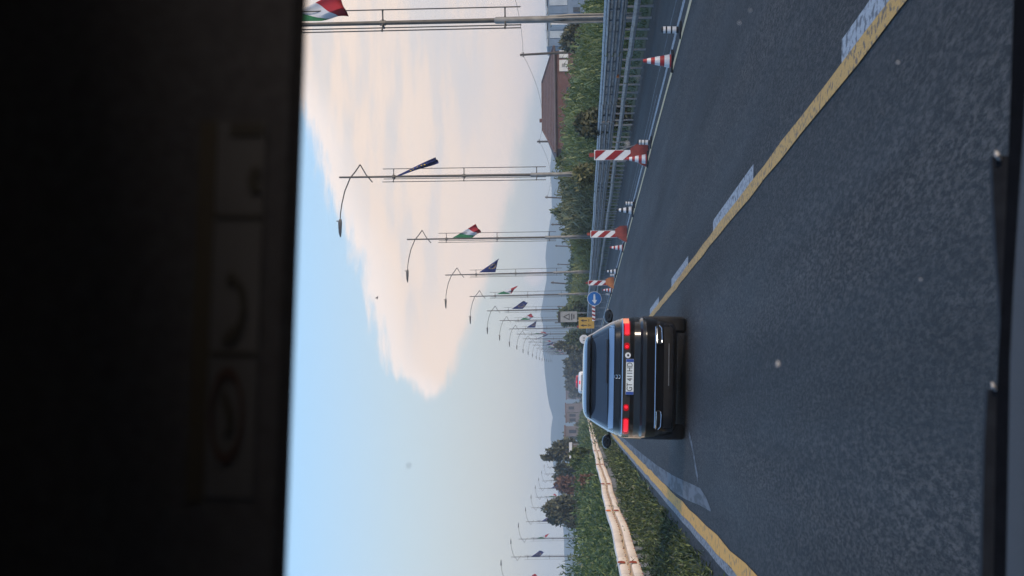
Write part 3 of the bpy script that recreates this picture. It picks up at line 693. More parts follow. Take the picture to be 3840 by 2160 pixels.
# flags: corner offsets (right, down) of hoist top / hoist bottom / fly top / fly bottom
def flag(kind, corners, seed, loc, label, group):
    r_ = random.Random(seed); HT, HB, FT, FB = [Vector((c[0], 0, -c[1])) for c in corners]
    ph = r_.uniform(0, 6); dp = r_.uniform(.10, .2)
    def S(u, v):
        p = HT*(1-u)*(1-v)+HB*(1-u)*v+FT*u*(1-v)+FB*u*v
        p.y = dp*u*math.sin(3.0*u*2+2.2*v+ph)+.07*u*math.sin(9*v+ph)
        p.x += .04*u*math.sin(8*v+2*u+ph); p.z += .05*u*math.sin(6*u+ph)*(1-v)
        return p
    NU = 12; m = MB(); m.grid(lambda a, b: S(a, b), NU, 8)
    if kind == 'it':
        m.mi = [0 if i < 4 else (1 if i < 8 else 2) for i in range(NU) for j in range(8)]; ms = [M['flag_green'], M['flag_white'], M['flag_red']]
    else: ms = M['flag_blue']
    k = len(m.v)
    o = m.build('flag', ms, None, True, loc); 
    mod = o.modifiers.new('cloth', 'SOLIDIFY'); mod.thickness = .004
    tag(o, label, 'flag', group)
    if kind == 'eu':
        st = MB()
        for i in range(12):
            a = i*math.pi/6; u, v = .5+.2*math.cos(a), .5+.3*math.sin(a)
            c0 = S(u, v); c0.y -= .008; d1 = (S(u+.01, v)-S(u, v)).normalized(); d2 = (S(u, v+.01)-S(u, v)).normalized()
            pts = []
            for j in range(10):
                rr = .055 if j % 2 == 0 else .022; t_ = j*math.pi/5; pts.append(c0+d1*rr*math.cos(t_)+d2*rr*math.sin(t_))
            st.add(pts, [tuple(range(10))])
        st.build('stars', M['gold'], o)
    return o
SH = {'open': ((0, 0), (0, 1.29), (.82, 1.48), (.36, 1.85)), 'wide': ((0, 0), (0, 1.35), (1.15, 1.68), (.75, 1.50)), 'furl': ((0, 0), (.02, .25), (.84, 1.84), (.60, 1.97)),
      'low': ((0, 0), (0, 1.3), (.75, 1.75), (.12, 2.05)), 'mid': ((0, 0), (0, 1.3), (.95, 1.35), (.70, 1.95)), 'tail': ((0, 0), (0, 1.35), (.85, 2.2), (.1, 1.5)), 'hang': ((0, 0), (0, 1.3), (.35, 1.7), (.1, 2.2))}
shapes = ['low', 'furl', 'open', 'wide', 'tail', 'mid', 'open', 'wide', 'hang', 'furl', 'hang', 'tail', 'open', 'mid', 'hang', 'open', 'mid', 'tail', 'hang', 'open']
for i, o in enumerate(lamps_r):
    k = 'it' if i % 2 == 0 else 'eu'
    flag(k, SH[shapes[i]], i, (o.location.x+.05, o.location.y-.05, 9.85+.15*math.sin(i*2.1)), ('green white and red flag on the %s right-hand lamp post' if k == 'it' else 'dark blue flag on the %s right-hand lamp post') % ORD[i], 'flags on the right-hand lamp posts')
for i, o in enumerate(lamps_l):
    k = 'eu' if i in (1, 3, 6, 7, 8) else 'it'
    flag(k, SH[('open', 'mid', 'tail', 'wide', 'hang', 'open', 'mid', 'wide', 'open', 'hang')[i]], 40+i, (o.location.x+.05, o.location.y-.05, 9.6), ('green white and red flag on the %s left-hand lamp post' if k == 'it' else 'dark blue flag on the %s left-hand lamp post') % ORD[i], 'flags on the left-hand lamp posts')

# ------------------------------------------------------------------ telegraph poles and wires
tp = empty('telegraph_pole'); m = MB(); m.tube([(0, 0, -.5), (0, 0, 4), (0, 0, 8.7)], [.15, .135, .115], 8); m.build('pole', M['wood'], tp, True)
m = MB(); m.box((0, 0, 8.35), (.5, .06, .08)); m.build('crossbar', M['wood'], tp)
m = MB(); m.tube([(-.2, 0, 8.38), (-.2, 0, 8.55)], .035, 6); m.tube([(.2, 0, 8.38), (.2, 0, 8.55)], .035, 6); m.build('insulator', M['sign_grey'], tp)
tel = [(1950, 207, 199, 2.3), (2014, 531, 264, -.6), (2044, 739, 334, -4), (2067, 842, 385, -1.5), (2082, 922, 437, -3), (2089, 991, 494, -2.5), (2066, 1059, 330, -5), (2090, 1150, 420, -3), (2080, 1210, 480, 0)]
tops_w = []
for i, (px, py, Y, ln) in enumerate(tel):
    o = tp if i == 0 else copy_tree(tp); q = P(px, py, Y)
    o.rotation_euler.y = R(-ln); o.rotation_euler.z = R(random.uniform(-20, 20))
    o.location = (q.x+math.sin(R(ln))*8.7, Y, q.z-8.7*math.cos(R(ln)))
    tag(o, '%s wooden telegraph pole behind the right-hand bank' % ORD[i] if i < 6 else ('leaning wooden pole between the third and fourth right-hand flags, far off', 'short far wooden pole near the fifth right-hand lamp post', 'farthest thin wooden pole near the grey road sign')[i-6], 'telegraph pole', 'telegraph poles behind the reeds'); tops_w.append(q)
def wire(a, b, sag, label):
    m = MB(); m.tube([a.lerp(b, t)-Vector((0, 0, 4*sag*t*(1-t))) for t in np.linspace(0, 1, 13)], .016, 4); tag(m.build('power_line', M['wire'], None), label, 'wire')
wire(P(1700, -500, 140)-Vector((0, 0, 0)), tops_w[0]-Vector((0, 0, .3)), 1.2, 'thin sagging wire from the top of the frame to the first telegraph pole')
wire(tops_w[0]-Vector((0, 0, .3)), tops_w[1]-Vector((0, 0, .3)), 1.0, 'thin wire between the first and second telegraph poles')
wire(tops_w[1]-Vector((0, 0, .3)), tops_w[2]-Vector((0, 0, .3)), 1.0, 'thin wire between the second and third telegraph poles')

# ------------------------------------------------------------------ buildings
def part(name, m, parent, *boxes):
    b_ = MB()
    for c, d in boxes: b_.box(c, d)
    return b_.build(name, m, parent)
HY = 205
a0, a1 = P(2080, 572, HY), P(2080, 172, HY); r0, r1 = P(2034, 480, HY+3), P(2034, 300, HY+3)
hx0, hx1, ez = a0.x, a1.x, (a0.z+a1.z)/2; hd = 9
house = empty('brick_house', ((hx0+hx1)/2, HY+hd/2, -1.0)); tag(house, 'low brown brick house with hipped tile roof behind the reeds', 'house')
hw = (hx1-hx0)/2-.45; eh = ez+1.0; rh = (r0.z+r1.z)/2+1.0
part('wall', M['brick'], house, ((0, 0, eh/2), (hw*2, hd-.9, eh)))
m = MB(); W2 = (hx1-hx0)/2; D2 = hd/2; rx0, rx1 = r0.x-(hx0+hx1)/2, r1.x-(hx0+hx1)/2
m.add([(-W2, -D2, eh), (W2, -D2, eh), (W2, D2, eh), (-W2, D2, eh), (rx0, 0, rh), (rx1, 0, rh), (-W2, -D2, eh-.12), (W2, -D2, eh-.12), (W2, D2, eh-.12), (-W2, D2, eh-.12)],
      [(0, 1, 5, 4), (1, 2, 5), (2, 3, 4, 5), (3, 0, 4), (6, 7, 1, 0), (7, 8, 2, 1), (8, 9, 3, 2), (9, 6, 0, 3), (6, 9, 8, 7)])
rf = m.build('roof', M['roof'], house)
m = MB(); m.tube([(-W2-.02, -D2-.06, eh-.06), (W2+.02, -D2-.06, eh-.06)], .07, 6); m.build('gutter', M['bark'], rf)
for k in range(1, 8):
    f_ = k/8; m = MB(); zz = eh+(rh-eh)*f_+.03; m.tube([(-W2+(rx0+W2)*f_, -D2*(1-f_), zz), (W2+(rx1-W2)*f_, -D2*(1-f_), zz)], .035, 5); m.build('tile_course', M['roof_edge'], rf)
for a_, b_2 in (((-W2, -D2, eh), (rx0, 0, rh)), ((W2, -D2, eh), (rx1, 0, rh)), ((rx0, 0, rh), (rx1, 0, rh))):
    m = MB(); m.tube([Vector(a_)+Vector((0, 0, .04)), Vector(b_2)+Vector((0, 0, .04))], .09, 6); m.build('ridge_tiles', M['roof_edge'], rf)
part('chimney', M['brick'], rf, ((rx0+1.0, .2, rh+.1), (.35, .35, .5)))
fy = -(hd-.9)/2
def hx(py): return P(2100, py, HY).x-house.location.x
for py0, py1, z0, z1, mt in ((265, 222, 3.55, 4.42, 'plaster'), (214, 200, 3.5, 4.42, 'plaster'), (196, 186, 3.6, 4.4, 'plaster')):
    part('white_panel', M[mt], house, (((hx(py0)+hx(py1))/2, fy-.04, (z0+z1)/2), (hx(py1)-hx(py0), .06, z1-z0)))
part('drawing', M['sign_grey'], house, ((hx(243), fy-.08, 3.98), (.34, .02, .36)))
for py in (478, 405, 335):
    w_ = part('window', M['window'], house, ((hx(py), fy-.02, 3.35), (.55, .06, .75))); part('window_frame', M['plaster'], w_, ((hx(py), fy-.05, 2.95), (.7, .09, .06)))
m = MB(); m.grid(lambda u, v: (hx(500)+.33*u*math.cos(v*2*math.pi), fy-.35+.12*u*u, 3.3+.33*u*math.sin(v*2*math.pi)), 3, 14); m.tube([(hx(500), fy, 3.2), (hx(500), fy-.3, 3.3)], .025, 6)
m.build('satellite_dish', M['plaster'], house, True)
# small white annex at the left end of the house
q = P(2110, 590, HY+1); an = empty('white_annex', (q.x, HY+1, -1)); tag(an, 'small white annex with dark window at the left end of the brick house', 'building')
part('wall', M['plaster'], an, ((0, 0, 1.9), (1.6, 3, 3.8))); part('roof', M['roof'], an, ((0, 0, 3.86), (1.9, 3.3, .14))); part('window', M['window'], an, ((-.2, -1.5, 2.9), (.6, .06, .6)))
# blue grey shed
SY = 240; s0, s1 = P(2056, 176, SY), P(2056, -160, SY); shed = empty('blue_shed', ((s0.x+s1.x)/2, SY+4, -1)); tag(shed, 'blue grey metal shed with light panels at the upper right', 'building')
sw = s1.x-s0.x; shh = s0.z+1
part('wall', M['shed'], shed, ((0, 0, shh/2), (sw, 8, shh)))
for i in range(11):
    u = -sw/2+(i+.5)*sw/11
    part('panel', M['shed_light'] if i in (1, 3, 5, 6, 8) else M['shed'], shed, ((u, -4.04, shh-1.25), (sw/11-.12, .06, 2.1)))
    part('roof_sheet', M['shed_light'], shed, ((u, -1, shh+.1+.05*(i % 3)), (sw/11-.05, 6.4, .16)))
for i in (0, 2, 4, 7): part('window', M['window'], shed, ((-sw/2+(i+.5)*sw/11, -4.08, shh-3.4), (sw/11*.6, .05, .8)))
q = P(2066, 82, SY-6); pl = empty('white_kiosk', (q.x, SY-6, -1)); tag(pl, 'small white box on the shed roof line beside the nearest lamp post', 'building')
part('wall', M['plaster'], pl, ((0, 0, (q.z+1)/2), (.9, 1.2, q.z+1))); part('roof', M['sign_grey'], pl, ((0, 0, q.z+1.05), (1.05, 1.35, .1)))
# far buildings
fb = [(2122, 1530, 26, 560, 'first'), (2124, 1566, 26, 500, 'second'), (2120, 1618, 30, 420, 'third'), (2128, 1420, 40, 700, 'fourth'), (2124, 1466, 50, 760, 'fifth')]
desc = ['low grey building with one dark window, middle of the far three', 'low grey building with two dark windows left of centre', 'low grey building with a square dark window just above the hedge', 'long hazy building below the far lamps', 'wide hazy building straight ahead above the white van']
for i, (px, py, pw, Y, _) in enumerate(fb):
    q = P(px, py, Y); w_ = pw/FPX*Y*1.25; b_ = empty('far_building', (q.x, Y, -1.2)); tag(b_, desc[i], 'building', 'far buildings on the horizon')
    h_ = q.z+1.2; part('wall', M['far_wall'], b_, ((0, 3, h_/2), (w_, 6, h_))); part('roof', M['roof'], b_, ((0, 3, h_+.1), (w_+.5, 6.5, .25)))
    for k in (-.26, .26) if i in (1, 3, 4) else (0,):
        part('window', M['window'], b_, ((k*w_, -.02, h_-1.5), (w_*.32, .08, 1.5)))
q = P(2140, 1690, 200); sh_ = empty('white_shelter', (q.x, 200, -1)); tag(sh_, 'white roofed shelter under the dark trees on the left', 'building')
part('roof', M['plaster'], sh_, ((0, 1.5, q.z+1), (1.5, 3.2, .3)))
part('wall', M['far_wall'], sh_, ((0, 2.8, (q.z+1)/2), (1.3, .12, q.z+.8)))
for dx in (-.6, .6): part('post', M['galv_dark'], sh_, ((dx, .2, (q.z+.85)/2), (.09, .09, q.z+.85)))
part('panel', M['sign_white'], sh_, ((.1, 1.6, (q.z+1)/2+.2), (.7, .06, 1.0)))

# ------------------------------------------------------------------ work-zone furniture
def lathe(prof, n=16):
    m = MB(); k = len(prof)
    m.add([(r0_*math.cos(2*math.pi*j/n), r0_*math.sin(2*math.pi*j/n), z) for r0_, z in prof for j in range(n)], [(i*n+j, i*n+(j+1) % n, (i+1)*n+(j+1) % n, (i+1)*n+j) for i in range(k-1) for j in range(n)])
    m.add([(prof[-1][0]*math.cos(2*math.pi*j/n), prof[-1][0]*math.sin(2*math.pi*j/n), prof[-1][1]) for j in range(n)], [tuple(range(n))]); return m
def cone_proto(dark):
    t = empty('traffic_cone'); H = .5
    m = MB(); m.box((0, 0, .02), (.34, .34, .04)); m.build('base', M['black'], t)
    def rad(z): return .125-(.125-.028)*(z/H)
    lathe([(rad(z), .04+z) for z in np.linspace(0, H, 7)]).build('body', M['black'] if dark else M['cone_red'], t, True)
    for z0, z1 in ((.03, .12), (.20, .29), (.36, .43)):
        lathe([(rad(z)+.003, .04+z) for z in (z0, z1)]).build('reflective_band', M['cone_white'], t, True)
    return t
def delineator_proto():
    t = empty('lane_delineator'); m = lathe([(.15, 0), (.15, .03), (.07, .05)]); m.build('base', M['black'], t, True)
    lathe([(.055, .04), (.055, .28), (.05, .315), (.03, .335), (.005, .34)]).build('body', M['black'], t, True)
    for z0, z1 in ((.085, .15), (.175, .235), (.26, .30)): lathe([(.0575, z0), (.0575, z1)]).build('reflective_band', M['cone_white'], t, True)
    return t
cr_, cd_, dl_ = cone_proto(False), cone_proto(True), delineator_proto(); used = set()
def place(proto, px, py, label, cat, group, Xo=None, sc=1, lean=0):
    o = proto if proto.name not in used else copy_tree(proto); used.add(proto.name)
    X = XC+.12 if Xo is None else Xo; Y = Yof(py, X); q = road(X, Y, .002); o.location = q; o.scale = (sc,)*3
    o.rotation_euler = (R(lean), math.atan(FALL), random.uniform(-.5, .5)); tag(o, label, cat, group); return o
place(dl_, 0, 110, 'nearest short black and white delineator post at the top of the photo', 'delineator', 'black delineator posts')
place(cr_, 0, 228, 'nearest red and white traffic cone on the right yellow line', 'traffic cone', 'traffic cones on the yellow line')
place(dl_, 0, 535, 'black and white delineator post just right of the nearest striped panel', 'delineator', 'black delineator posts')
place(cr_, 0, 598, 'red and white cone standing in front of the nearest striped panel', 'traffic cone', 'traffic cones on the yellow line', Xo=XC+.02)
place(dl_, 0, 765, 'black and white delineator post between the first and second striped panels', 'delineator', 'black delineator posts')
place(cd_, 0, 790, 'dark cone with white bands between the first and second striped panels', 'traffic cone', 'traffic cones on the yellow line')
place(cr_, 0, 931, 'red and white cone just left of the second striped panel', 'traffic cone', 'traffic cones on the yellow line')
place(cd_, 0, 1020, 'dark cone with white bands before the third striped panel', 'traffic cone', 'traffic cones on the yellow line')
place(dl_, 0, 1034, 'black and white delineator post beside the third striped panel', 'delineator', 'black delineator posts')
place(cr_, 0, 1090, 'red and white cone left of the third striped panel', 'traffic cone', 'traffic cones on the yellow line')
place(dl_, 0, 1106, 'farthest black and white delineator post near the blue sign', 'delineator', 'black delineator posts')
def stripes(parent, w, h, z0, y, nred, slope=1.0, lean=1):
    """slanted red bands clipped to a panel"""
    per = h/nred
    for k in range(-1, nred+1):
        zb = z0+k*per
        poly = [(-w/2, zb), (w/2, zb+lean*w*slope), (w/2, zb+lean*w*slope+per*.5), (-w/2, zb+per*.5)]
        # clip in z
        out = []
        for i in range(4):
            p, q = poly[i], poly[(i+1) % 4]
            out += [p] if True else []
        def clip(pl, zc, keep_above):
            res = []
            for i in range(len(pl)):
                p, q = pl[i], pl[(i+1) % len(pl)]; pi, qi = (p[1] >= zc) == keep_above, (q[1] >= zc) == keep_above
                if pi: res.append(p)
                if pi != qi: t_ = (zc-p[1])/(q[1]-p[1]); res.append((p[0]+(q[0]-p[0])*t_, zc))
            return res
        pl = clip(poly, z0+.005, True); pl = clip(pl, z0+h-.005, False) if pl else pl
        if len(pl) >= 3: m = MB(); m.prism(pl, y-.004, y+.001); m.build('red_stripe', M['sign_red'], parent)
def panel(py, label, base_m):
    X = XC+.16; Y = Yof(py, X); t = empty('warning_barrier', road(X, Y, .003)); tag(t, label, 'barrier', 'striped warning panels on the yellow line')
    t.rotation_euler = (0, math.atan(FALL)+R(random.uniform(-1, 1)), R(random.uniform(-6, 6)))
    m = MB(); m.add([(-.30, -.13, 0), (.30, -.13, 0), (.30, .13, 0), (-.30, .13, 0), (-.27, -.12, .10), (.29, -.12, .26), (.29, .12, .26), (-.27, .12, .10), (-.08, -.09, .42), (.16, -.09, .44), (.16, .09, .44), (-.08, .09, .42)],
                    [(0, 3, 2, 1), (0, 1, 5, 4), (1, 2, 6, 5), (2, 3, 7, 6), (3, 0, 4, 7), (4, 5, 9, 8), (5, 6, 10, 9), (6, 7, 11, 10), (7, 4, 8, 11), (8, 9, 10, 11)])
    m.build('foot', base_m, t, True)
    m = MB(); m.box((0, 0, .85), (.255, .035, .98)); p_ = m.build('panel', M['sign_white'], t); stripes(p_, .235, .94, .38, -.02, 2, 1.15, -1)
    m = MB(); m.box((0, 0, 1.40), (.10, .06, .12)); m.build('bracket', M['base_red'], t)
    m = MB(); m.tube([(0, 0, 1.44), (0, 0, 1.49)], .03, 8); m.build('warning_light', M['trim_black'], t, True)
    m = MB(); m.tube([(.10, .02, .75), (.26, .04, .30)], .012, 6); m.build('brace', M['galv'], t)
    return t
panel(583, 'nearest red and white striped panel on a red foot', M['base_red'])
panel(880, 'second red and white striped panel on a red foot', M['base_red'])
panel(1063, 'third red and white striped panel on an orange foot', M['base_orange'])
def disc(name, r_, y, m, parent, n=28, cz=0, th=.006):
    mb = MB(); mb.prism([(r_*math.cos(2*math.pi*i/n), cz+r_*math.sin(2*math.pi*i/n)) for i in range(n)], y-th, y); return mb.build(name, m, parent)
# blue round arrow sign on its folding frame
SX = XC+.28; BY = Yof(1121, SX); t = empty('round_sign', road(SX, BY, .003)); tag(t, 'round blue sign with white arrow pointing left on a low metal frame', 'sign')
cz = P(2229, 1121, BY).z-t.location.z
disc('rim', .44, 0, M['sign_white'], t, cz=cz); b_ = disc('face', .415, -.008, M['sign_blue'], t, cz=cz)
m = MB(); m.prism([(-.32, cz-.02), (-.08, cz+.17), (-.10, cz+.065), (.27, cz+.05), (.27, cz-.05), (-.10, cz-.065), (-.07, cz-.17)], -.022, -.016); m.build('arrow', M['sign_white'], t)
for dx in (-.24, .24):
    m = MB(); m.tube([(dx, .05, 0), (dx, .03, cz)], .018, 6); m.build('leg', M['galv'], t)
m = MB(); m.tube([(-.24, .05, .04), (.24, .05, .04)], .018, 6); m.build('crossbar', M['galv'], t)
m = MB(); m.tube([(-.24, .06, .16), (.24, .06, .16)], .012, 6); m.build('crossbar', M['galv'], t)
# striped horizontal board
bq = P(2226, 1176, BY+5); t = empty('striped_board', road(bq.x-cv(BY), BY+5, .003)); tag(t, 'red and white striped horizontal board between blue and yellow signs', 'barrier')
bz = bq.z-t.location.z; bw = 60/FPX*BY
m = MB(); m.box((0, 0, bz), (bw, .03, .2)); m.build('board', M['sign_white'], t)
for k in range(4):
    u = -bw/2+bw*(k+.15)/4; m = MB(); m.prism([(u, bz-.098), (u+bw*.12, bz-.098), (u+bw*.12+.07, bz+.098), (u+.07, bz+.098)], -.022, -.016); m.build('red_stripe', M['sign_red'], t)
for dx in (-.35*bw, .35*bw):
    m = MB(); m.box((dx, .04, bz/2), (.04, .03, bz)); m.build('leg', M['galv'], t)
# yellow lane sign
YY = BY+9; yq = P(2199, 1211, YY); t = empty('yellow_sign', road(yq.x-cv(YY), YY, .003)); tag(t, 'yellow rectangular sign with two black up arrows beside the car', 'sign')
yz = yq.z-t.location.z; u = YY/FPX
m = MB(); m.box((0, 0, yz), (42*u, .03, 58*u)); m.build('panel', M['sign_yellow'], t)
for dx in (-9*u, 9*u):
    m = MB(); m.prism([(dx-5.5*u, yz+10*u), (dx, yz+22*u), (dx+5.5*u, yz+10*u), (dx+1.6*u, yz+12*u), (dx+1.6*u, yz-2*u), (dx-1.6*u, yz-2*u), (dx-1.6*u, yz+12*u)], -.026, -.018); m.build('arrow', M['sign_black'], t)
    m = MB(); m.box((dx, -.02, yz-9*u), (10*u, .008, 2.4*u)); (m.box((dx, -.02, yz-14*u), (2.4*u, .008, 8*u)) if dx < 0 else None); m.build('symbol', M['sign_black'], t)
for dx in (-12*u, 12*u):
    m = MB(); m.box((dx, .04, yz/2), (.04, .03, yz)); m.build('leg', M['galv'], t)
m = MB(); m.tube([(-14*u, .02, yz+30*u), (-14*u, .02, yz+34*u)], .07, 8); m.build('warning_light', M['cone_red'], t)
# large roadside panel with warning triangle
GY = 200; gq = P(2128, 1188, GY); t = empty('road_sign', (gq.x, GY, -.6)); tag(t, 'grey roadside panel with black header and warning triangle behind the bank', 'sign')
u = GY/FPX; gzc = gq.z+.6
m = MB(); m.box((0, 0, gzc), (40*u, .05, 72*u)); m.build('panel', M['sign_grey'], t)
m = MB(); m.box((0, -.035, gzc+31*u), (39*u, .012, 9*u)); m.build('header', M['sign_black'], t)
m = MB(); m.prism([(-13*u, gzc-8*u), (13*u, gzc-8*u), (0, gzc+17*u)], -.04, -.03); m.build('triangle', M['sign_black'], t)
m = MB(); m.prism([(-8*u, gzc-5*u), (8*u, gzc-5*u), (0, gzc+10*u)], -.05, -.044); m.build('triangle_field', M['sign_grey'], t)
m = MB(); m.box((0, -.035, gzc-16*u), (24*u, .012, 4*u)); m.box((0, -.035, gzc-24*u), (16*u, .012, 4*u)); m.build('symbol', M['sign_black'], t)
for dx in (-14*u, 14*u):
    m = MB(); m.box((dx, .06, gzc/2-.3), (.09, .07, gzc+.6)); m.build('post', M['galv'], t)
QY = 150; sq = P(2190, 1272, QY); t = empty('speed_sign', road(sq.x-cv(QY), QY, .003)); tag(t, 'small round white sign just above the car roof on the right', 'sign')
cz = sq.z-t.location.z
disc('rim', .33, 0, M['sign_white'], t, cz=cz); disc('face', .27, -.01, M['plaster'], t, cz=cz)
for dx in (-.09, .09):
    m = MB(); m.prism([(dx+.055*math.cos(a), cz+.10*math.sin(a)) for a in np.linspace(0, 2*math.pi, 11)[:-1]], -.022, -.017); m.build('symbol', M['sign_grey'], t)
m = MB(); m.tube([(0, .03, 0), (0, .03, cz+.2)], .025, 6); m.build('post', M['galv'], t)

# ------------------------------------------------------------------ vehicles
class Body:
    """stack of super-elliptic plan outlines; y = 0 is the rearmost point, x the half width"""
    def __init__(s, levels, n=6.0):
        s.lv = np.array(levels, float); s.n = n
    def at(s, z): return [np.interp(z, s.lv[:, 0], s.lv[:, k]) for k in (1, 2, 3)]
    def rear(s, x, z, off=0.0):
        w, yr, yf = s.at(z); c, h = (yr+yf)/2, (yf-yr)/2; t = min(abs(x)/w, .999)
        return c-h*(1-t**s.n)**(1/s.n)-off
    def side(s, y, z, sg, off=0.0):
        w, yr, yf = s.at(z); c, h = (yr+yf)/2, (yf-yr)/2; t = min(abs(y-c)/h, .999)
        return sg*(w*(1-t**s.n)**(1/s.n)+off)
    def mesh(s, dz=.02, npt=64):
        m = MB(); zs = np.arange(s.lv[0, 0], s.lv[-1, 0]+1e-6, dz); zs = sorted(set(list(np.round(zs, 4))+[round(v, 4) for v in s.lv[:, 0]]))
        vs_ = []
        for z in zs:
            w, yr, yf = s.at(z); c, h = (yr+yf)/2, (yf-yr)/2
            for j in range(npt):
                a = 2*math.pi*(j+.5)/npt; ca, sa = math.cos(a), math.sin(a)
                vs_.append((w*math.copysign(abs(ca)**(2/s.n), ca), c+h*math.copysign(abs(sa)**(2/s.n), sa), z))
        k = len(zs)
        fs = [(i*npt+j, i*npt+(j+1) % npt, (i+1)*npt+(j+1) % npt, (i+1)*npt+j) for i in range(k-1) for j in range(npt)]
        fs += [tuple(range(npt-1, -1, -1)), tuple((k-1)*npt+j for j in range(npt))]
        return m.add(vs_, fs)
    def rpatch(s, poly_l, z0, z1, off, nx=14, nz=5, th=.012):
        """patch on the rear: poly_l(z01) -> (x0, x1)"""
        m = MB()
        for o_, fl in ((off, False), (off-th, True)):
            m.grid(lambda a, b: (lambda xx, zz: (xx, s.rear(xx, zz, o_), zz))(poly_l(b)[0]+(poly_l(b)[1]-poly_l(b)[0])*a, z0+(z1-z0)*b), nx, nz, 0, fl)
        n1_ = (nx+1)*(nz+1)
        edge = [i*(nz+1) for i in range(nx+1)]+[nx*(nz+1)+j for j in range(1, nz+1)]+[i*(nz+1)+nz for i in range(nx-1, -1, -1)]+[j for j in range(nz-1, 0, -1)]
        m.f += [(edge[i], edge[(i+1) % len(edge)], edge[(i+1) % len(edge)]+n1_, edge[i]+n1_) for i in range(len(edge))]; m.mi += [0]*len(edge)
        return m
    def spatch(s, y0, y1, z0, z1, sg, off, slant=(0, 0)):
        m = MB()
        def fn(a, b, o_):
            ya = y0+slant[0]*b; yb = y1+slant[1]*b; yy = ya+(yb-ya)*a; zz = z0+(z1-z0)*b
            return (s.side(yy, zz, sg, o_), yy, zz)
        m.grid(lambda a, b: fn(a, b, off), 10, 4); m.grid(lambda a, b: fn(a, b, off-.02), 10, 4, 0, True); return m
def wheel(parent, x, y, r_, w):
    t_ = MB(); n = 28
    pr = [(r_*.62, -w/2), (r_*.93, -w/2), (r_, -w*.38), (r_, w*.38), (r_*.93, w/2), (r_*.62, w/2)]
    t_.add([(x+b, y+a*math.cos(2*math.pi*j/n), r_+a*math.sin(2*math.pi*j/n)) for a, b in pr for j in range(n)], [(i*n+j, i*n+(j+1) % n, (i+1)*n+(j+1) % n, (i+1)*n+j) for i in range(5) for j in range(n)])
    o = t_.build('wheel', M['black'], parent, True); ri = MB(); ri.add([(x+math.copysign(w*.40, x), y+r_*.62*math.cos(2*math.pi*j/n), r_+r_*.62*math.sin(2*math.pi*j/n)) for j in range(n)]+[(x-math.copysign(w*.40, x), y+r_*.62*math.cos(2*math.pi*j/n), r_+r_*.62*math.sin(2*math.pi*j/n)) for j in range(n)], [tuple(range(n)), tuple(range(n, 2*n))]+[(j, (j+1) % n, n+(j+1) % n, n+j) for j in range(n)]); ri.build('rim', M['galv_dark'], o)
suvB = Body([(.15, .80, .22, 4.20), (.20, .87, .12, 4.26), (.30, .895, .08, 4.32), (.40, .905, .05, 4.38), (.46, .92, .02, 4.40), (.60, .925, 0.0, 4.42), (.655, .925, .015, 4.42), (.69, .925, .075, 4.42), (.78, .922, .09, 4.40), (.84, .92, .085, 4.36),
             (.945, .905, .075, 4.2), (.965, .895, .10, 4.0), (.985, .885, .135, 3.75), (1.065, .855, .15, 3.35), (1.085, .845, .165, 3.25), (1.125, .825, .235, 3.05), (1.155, .81, .275, 2.95), (1.30, .725, .43, 2.72), (1.405, .655, .53, 2.52), (1.425, .645, .46, 2.46), (1.465, .62, .47, 2.36), (1.495, .58, .55, 2.2), (1.515, .53, .70, 2.05), (1.528, .45, .90, 1.9), (1.535, .34, 1.1, 1.75)])
SUVY, SUVX = 30.0, .37
suv = empty('suv_car', road(SUVX, SUVY, .003)); tag(suv, 'black crossover car seen from behind with lit red tail lights', 'car'); suv.rotation_euler = (0, math.atan(FALL), -KAP*30)
suvB.mesh().build('body', M['paint_black'], suv, True)
B = suvB
gls = B.rpatch(lambda b: (-(.70-.10*b), .70-.10*b), 1.165, 1.40, .006, 20, 8); rw = gls.build('rear_window', M['glass'], suv, True)
B.rpatch(lambda b: (-.10, .55), 1.172, 1.19, .016, 12, 1, .008).build('wiper', M['trim_black'], rw)
B.rpatch(lambda b: (-.60, .60), 1.432, 1.452, .012, 16, 2, .02).build('spoiler', M['paint_black'], suv, True)
B.rpatch(lambda b: (-.80-.02*b, .80+.02*b), 1.075, 1.150, .008, 30, 4).build('tailgate_sheen', M['satin'], suv, True)  # added bright strip, stands in for sky reflected on the tailgate shoulder
B.rpatch(lambda b: (-.84, .84), .945, .958, .014, 30, 2).build('chrome_strip', M['chrome'], suv, True)
